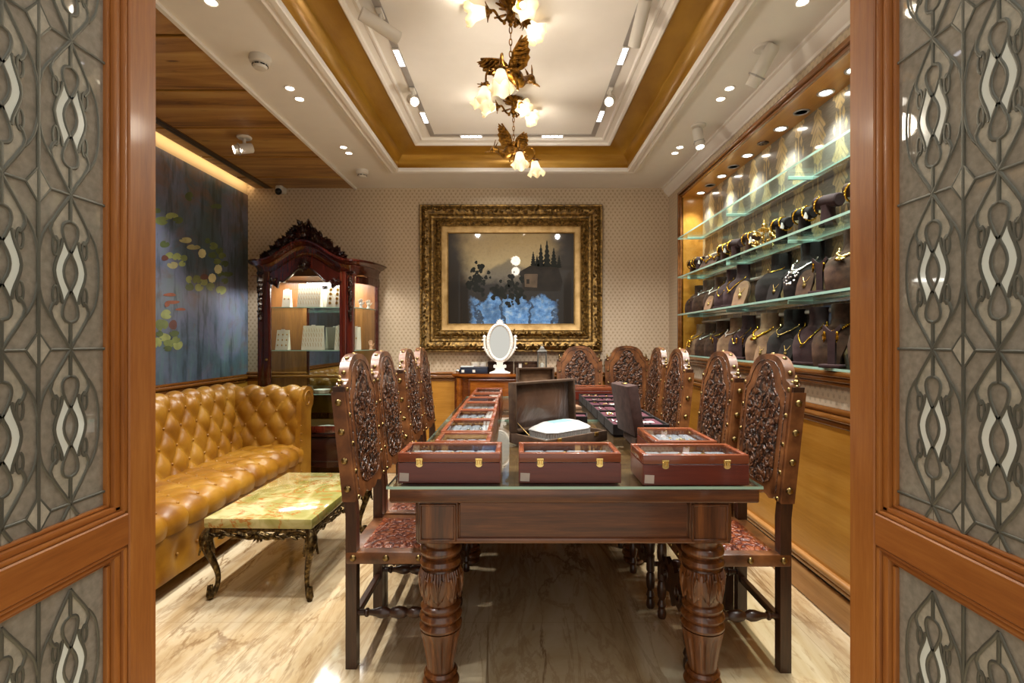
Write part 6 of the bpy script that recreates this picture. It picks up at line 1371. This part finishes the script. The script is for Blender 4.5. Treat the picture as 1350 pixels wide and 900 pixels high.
def bust(lab, x, y, z, s, mat, rz=-65, slim=False, neck='gold', drop=0.5, pend=0, nlab=None, grp='necklace busts in the niche'):
    r = thing('necklace_bust', lab, 'necklace stand', (x, y, z), R(rz), grp); r.scale = (s, s, s); key = (slim,)
    if key not in bust_me: bust_me[key] = bust_mesh(0.82 if slim else 1.0, slim)
    bust_me[key].build('bust_form', mat, r, 60)
    mb = MB(); mb.prism([(-0.075, 0), (0.05, 0), (0.0, 0.17), (-0.01, 0.17)], -0.012, 0.012, 'x'); mb.build('easel_back', mat, r)
    if slim: mb = MB(); mb.bx(-0.06, 0.06, -0.095, 0.05, 0, 0.014, 0.003); mb.build('foot_plate', mat, r)
    if neck:
        wd = 0.82 if slim else 1.0; N = 26; v0 = 0.78; pts = []
        for i in range(N+1):
            q = -1+2*i/N; v = v0-(v0-drop)*(1-abs(q)**1.7); pts.append(bsurf(q*(0.98 if abs(q) > 0.9 else 0.95), v, 1, wd, 0.0085+0.022*q**4))
        mb = MB(); mt = {'gold': GOLD, 'pale': GOLDL, 'silver': SILVER, 'pearl': PEARL}[neck]; th = {0: 0.0022, 1: 0.0032, 2: 0.0045, 3: 0.004}[pend]
        mb.tube(pts, th, 6); rnd = random.Random(int(y*1000))
        if pend >= 1:
            for i in range(3, N-2): c = pts[i]; mb.ell(c, (0.0035+0.004*(pend >= 2), 0.004, 0.0045+0.004*(pend >= 2)*(1-abs(i/N-0.5)*1.6)), 7, 5)
        if pend >= 2:
            c = Vector(pts[N//2])
            for k in range(7): a = -PI/2+(k-3)*0.35; mb.leaf(c+Vector((0, -0.003, 0)), (math.cos(a), 0.95*math.sin(a)-0.05, math.sin(a)), (0, -1, 0), 0.034, 0.014, 0.4)
        if pend == 3:
            for k in range(26): dz_ = rnd.uniform(-0.075, 0.0); mb.ell(c+Vector((rnd.uniform(-0.03, 0.03), -0.005-rnd.random()*0.006+dz_*0.6, dz_)), rnd.uniform(0.004, 0.008), 6, 4)
        if pend == 1: mb.leaf(Vector(pts[N//2])+Vector((0, -0.003, 0)), (0, -1.0, -1), (0, -1, 0), 0.026, 0.012, 0.4)
        o = mb.build('necklace', mt, None, 60, (x, y, z), R(rz)); o.scale = (s, s, s); tag(o, nlab or (neck.replace('pale', 'pale gold').replace('pearl', 'white bead') + ' necklace on the ' + lab), 'necklace', 'necklaces on the busts')
    return r
def pendant_stand(lab, x, y, z, s, mat, rz=-60):
    r = thing('pendant_stand', lab, 'jewellery stand', (x, y, z), R(rz), 'small pendant stands in the niche'); r.scale = (s, s, s)
    pl = [(-0.035, 0), (-0.04, 0.06), (-0.036, 0.1), (-0.022, 0.125), (0, 0.133), (0.022, 0.125), (0.036, 0.1), (0.04, 0.06), (0.035, 0)]
    mb = MB(); mb.prism(pl, -0.008, 0.008, 'y', lambda a, b, c: (a, b+c*0.45-0.03, c)); mb.build('pad', mat, r, 40); mb = MB(); mb.prism([(-0.03, 0), (0.05, 0), (0.018, 0.11)], -0.008, 0.008, 'x'); mb.build('easel_back', mat, r)
    mb = MB(); mb.tube([(-0.02, 0.01, 0.1), (-0.008, -0.005, 0.075), (0, -0.01, 0.066), (0.008, -0.005, 0.075), (0.02, 0.01, 0.1)], 0.0022, 6); mb.leaf((0, -0.012, 0.068), (0, -0.4, -1), (0, -1, 0), 0.035, 0.02, 0.4); mb.ell((0, -0.014, 0.066), 0.006, 8, 6)
    o = mb.build('gold_pendant', GOLDL, None, 60, (x, y, z), R(rz)); o.scale = (s, s, s); tag(o, 'gold pendant on the '+lab, 'pendant', 'pendants on the small stands'); return r
def earring_stand(lab, x, y, z, s, mat, rz=-55):
    r = thing('earring_tree', lab, 'earring stand', (x, y, z), R(rz), 'forked earring stands in the niche'); r.scale = (s, s, s)
    mb = MB(); mb.bx(-0.04, 0.04, -0.03, 0.03, 0, 0.014, 0.004, 2); mb.build('foot_plate', mat, r)
    mb = MB(); mb.prism([(-0.013, 0.012), (-0.014, 0.1), (-0.02, 0.13), (-0.034, 0.155), (-0.03, 0.17), (-0.012, 0.15), (0, 0.143), (0.012, 0.15), (0.03, 0.17), (0.034, 0.155), (0.02, 0.13), (0.014, 0.1), (0.013, 0.012)], -0.007, 0.007, 'y'); mb.build('forked_stem', mat, r, 30)
    for s_ in (-1, 1):
        mb = MB(); mb.ell((s_*0.023, -0.011, 0.137), (0.006, 0.005, 0.007), 8, 6); mb.leaf((s_*0.023, -0.012, 0.133), (0, -0.1, -1), (0, -1, 0), 0.034, 0.013, 0.5)
        o = mb.build('gold_earring', GOLD, None, 60, (x, y, z), R(rz)); o.scale = (s, s, s); tag(o, ('farther' if s_ < 0 else 'nearer')+' gold earring on the '+lab, 'earring', 'earrings on the forked stands')
    return r
def bangle_stand(lab, x, y, z, s, mat, nb_, tagw, rz=8):
    r = thing('bangle_stand', lab, 'bangle stand', (x, y, z), R(rz), 'bangle stands on the upper glass shelf'); r.scale = (s, s, s)
    mb = MB(); mb.lathe([(0.0, 0), (0.036, 0), (0.036, 0.008), (0.03, 0.014), (0.027, 0.075), (0.03, 0.09), (0, 0.09)], seg=20); mb.build('post', mat, r)
    T = Matrix.Translation((0, 0.0, 0.108)) @ Matrix.Rotation(R(97), 4, 'X'); mb = MB(); mb.lathe([(0.0, -0.066), (0.025, -0.066), (0.029, -0.062), (0.029, 0.062), (0.025, 0.067), (0, 0.067)], seg=24, M=T); mb.build('crossbar', mat, r)
    for k in range(nb_):
        q = (-0.035, 0.03, 0.005)[k]; rr = 0.037; T2 = Matrix.Translation((0, -q, 0.1)) @ Matrix.Rotation(R(90+(14, -12, 5)[k]), 4, 'X'); mb = MB(); mb.tube([T2 @ Vector((rr*math.cos(a), rr*math.sin(a), 0)) for a in [2*PI*i/36 for i in range(36)]], 0.0045, 8, True)
        for i in range(18): a = 2*PI*i/18; mb.ell(T2 @ Vector((rr*1.06*math.cos(a), rr*1.06*math.sin(a), 0)), 0.0045, 6, 4)
        o = mb.build('gold_bangle', GOLD, None, 60, (x, y, z), R(rz)); o.scale = (s, s, s); tag(o, ('nearer' if q > 0 and nb_ > 1 else 'farther' if nb_ > 1 else 'single')+' gold bangle on the '+lab, 'bangle', 'gold bangles on the stands')
    if tagw: mb = MB(); mb.box((-0.03, -0.05, 0.083), (0.02, 0.002, 0.03), M=Matrix.Rotation(R(15), 4, 'Y')); mb.build('price_tag', WHITEC, r, 0)
    return r
# top occupied shelf : bangle stands
zB = SHZ['B']+0.0125; xb = 1.505
for y, s, m, n_, tg, lab in ((2.43, 1.12, VPLUM, 1, 0, 'plum bangle stand nearest the doorway'), (2.63, 1.05, VBLACK, 2, 1, 'black bangle stand second from the doorway'), (2.86, 1.05, VBLACK, 2, 1, 'black bangle stand just nearer than the gold ornament'), (3.24, 1.05, VBROWN, 2, 1, 'brown bangle stand just beyond the gold ornament'), (3.46, 1.05, VPLUM, 1, 0, 'plum bangle stand second beyond the gold ornament'), (3.64, 1.05, VBROWN, 2, 1, 'brown tagged bangle stand third beyond the gold ornament'), (4.15, 1.0, VPLUM, 1, 1, 'plum bangle stand second from the far end'), (4.3, 1.0, VBROWN, 2, 0, 'brown bangle stand at the far end of its shelf'), (2.2, 1.1, VBROWN, 1, 0, 'brown bangle stand nearest the doorway end of the niche')):
    bangle_stand(lab, xb, y, zB, s, m, n_, tg)
for y, lab in ((3.8, 'low brown wedge with gold bracelet, nearer one on the bangle shelf'), (3.96, 'low brown wedge with gold bracelet, farther one on the bangle shelf')):
    r = thing('bracelet_wedge', lab, 'jewellery stand', (1.5, y, zB), R(-70), 'bracelet wedges on the bangle shelf'); mb = MB(); mb.prism([(-0.06, 0), (0.05, 0), (0.035, 0.1), (0.015, 0.108)], -0.045, 0.045, 'x'); mb.build('wedge', VBROWN, r)
    mb = MB()
    for k in range(13): u = -0.05+0.1*k/12; mb.ell((u, -0.018-0.012*math.sin(k), 0.078+0.02*math.cos(k*0.5)), (0.009, 0.007, 0.009), 7, 5)
    tag(mb.build('gold_bracelet', GOLD, None, 60, (1.5, y, zB), R(-70)), 'gold bracelet on the '+lab, 'bracelet')
r = thing('gold_ornament', 'glittering gold filigree ornament among the bangle stands', 'ornament', (1.5, 3.05, zB), R(-60)); mb = MB(); rnd = random.Random(5)
mb.lathe([(0.0, 0), (0.05, 0), (0.045, 0.012), (0.02, 0.02), (0.0, 0.03)], seg=18); mb.build('pedestal', GOLD, r)
mb = MB()
for k in range(70):
    a = rnd.uniform(0, 2*PI); zz = rnd.uniform(0.012, 0.12); rr = 0.085*(1-((zz-0.05)/0.09)**2)*rnd.uniform(0.55, 1); mb.leaf((rr*0.7*math.cos(a), rr*0.7*math.sin(a), zz), (math.cos(a), math.sin(a), rnd.uniform(-0.3, 0.8)), (0, 0, 1), 0.03, 0.018, 0.4)
    mb.ell((rr*math.cos(a), rr*math.sin(a), zz), 0.006, 6, 4)
mb.lathe([(0.022, 0.11), (0.028, 0.125), (0.016, 0.135), (0.02, 0.148), (0.008, 0.16), (0.01, 0.17), (0.0, 0.185)], seg=14); mb.build('filigree', GOLDL, r, 60)
# middle shelf : upper row of busts
zC = SHZ['C']+0.0125
for y, s, m, rz, sl, nk, dr_, pe, lab in ((4.3, 0.82, VBROWN, -68, 0, 'silver', 0.5, 0, 'brown bust at the far end, upper row'), (4.1, 0.9, VBROWN, -66, 0, 'silver', 0.52, 1, 'brown bust second from the far end, upper row'), (3.86, 0.88, VBROWN, -66, 0, 'pearl', 0.5, 1, 'brown bust third from the far end, upper row'), (3.64, 0.98, VPLUM, -60, 1, 'gold', 0.25, 0, 'slim plum bust, farther of two, upper row'), (3.47, 1.02, VPLUM, -60, 1, 'gold', 0.32, 1, 'slim plum bust, nearer of two, upper row'),
        (2.98, 0.98, VBLACK, -66, 0, 'gold', 0.62, 0, 'black bust in the middle of the upper row'), (2.66, 1.0, VBLACK, -64, 0, 'silver', 0.42, 3, 'black bust with hanging gold cluster, upper row'), (2.3, 0.99, VBROWN, -62, 0, 'pale', 0.5, 2, 'large brown bust nearest the doorway, upper row'), (2.02, 1.0, VBLACK, -62, 0, 'gold', 0.45, 2, 'black bust at the doorway end, upper row')):
    bust(lab, 1.52, y, zC, s, m, rz, bool(sl), nk, dr_, pe)
pendant_stand('taupe pendant stand beside the slim plum busts, upper row', 1.47, 3.29, zC, 1.25, VTAUPE)
pendant_stand('small brown pendant stand in front of the third bust, upper row', 1.432, 3.745, zC, 0.8, VTAUPE)
pendant_stand('small black pendant stand before the middle black bust', 1.455, 2.83, zC, 0.95, VBLACK)
pendant_stand('small brown pendant stand before the cluster bust', 1.455, 2.53, zC, 1.0, VBROWN)
earring_stand('forked plum earring stand, upper row near the doorway', 1.47, 2.44, zC, 1.05, VPLUM)
earring_stand('forked grey earring stand, upper row at the far end', 1.46, 4.21, zC, 0.7, VPLUM)
# lowest shelf : lower row of busts
zD = SHZ['D']+0.0125
for y, s, m, rz, sl, nk, dr_, pe, lab in ((4.27, 0.88, VTAUPE, -68, 0, 'gold', 0.45, 3, 'taupe bust at the far end, lower row'), (4.06, 0.88, VBROWN, -66, 0, 'silver', 0.5, 1, 'brown bust second from the far end, lower row'), (3.84, 0.92, VBROWN, -66, 0, 'gold', 0.5, 1, 'brown bust third from the far end, lower row'), (3.58, 0.96, VTAUPE, -64, 0, 'pearl', 0.55, 1, 'taupe bust with white beads, lower row'), (3.4, 1.0, VPLUM, -60, 1, 'gold', 0.3, 0, 'slim plum bust with thin chain far along the lower row'),
        (3.12, 1.0, VTAUPE, -64, 0, 'gold', 0.45, 2, 'taupe bust with heavy gold collar, lower row'), (2.84, 1.02, VBLACK, -64, 0, 'pale', 0.48, 1, 'black bust in the middle of the lower row'), (2.6, 1.02, VPLUM, -58, 1, 'gold', 0.3, 1, 'slim plum bust with long gold chain, lower row'), (2.4, 1.03, VBROWN, -62, 0, 'gold', 0.5, 2, 'large brown bust second from the doorway, lower row'), (2.13, 1.05, VBROWN, -62, 0, 'pale', 0.5, 1, 'large brown bust nearest the doorway, lower row'), (1.9, 1.0, VTAUPE, -62, 0, 'gold', 0.5, 2, 'taupe bust at the doorway end, lower row')):
    bust(lab, 1.525, y, zD, s, m, rz, bool(sl), nk, dr_, pe)
earring_stand('forked plum earring stand, lower row far end', 1.465, 3.7, zD, 0.95, VPLUM)
earring_stand('forked plum stand beside the thin chain bust, lower row', 1.445, 3.25, zD, 0.95, VPLUM)
earring_stand('forked plum earring stand, lower row nearest the doorway', 1.42, 2.265, zD, 1.15, VPLUM)
pendant_stand('small black pendant stand between black and plum busts, lower row', 1.46, 2.72, zD, 1.0, VBLACK)
pendant_stand('small taupe pendant stand before the heavy collar bust', 1.46, 3.0, zD, 0.9, VTAUPE)
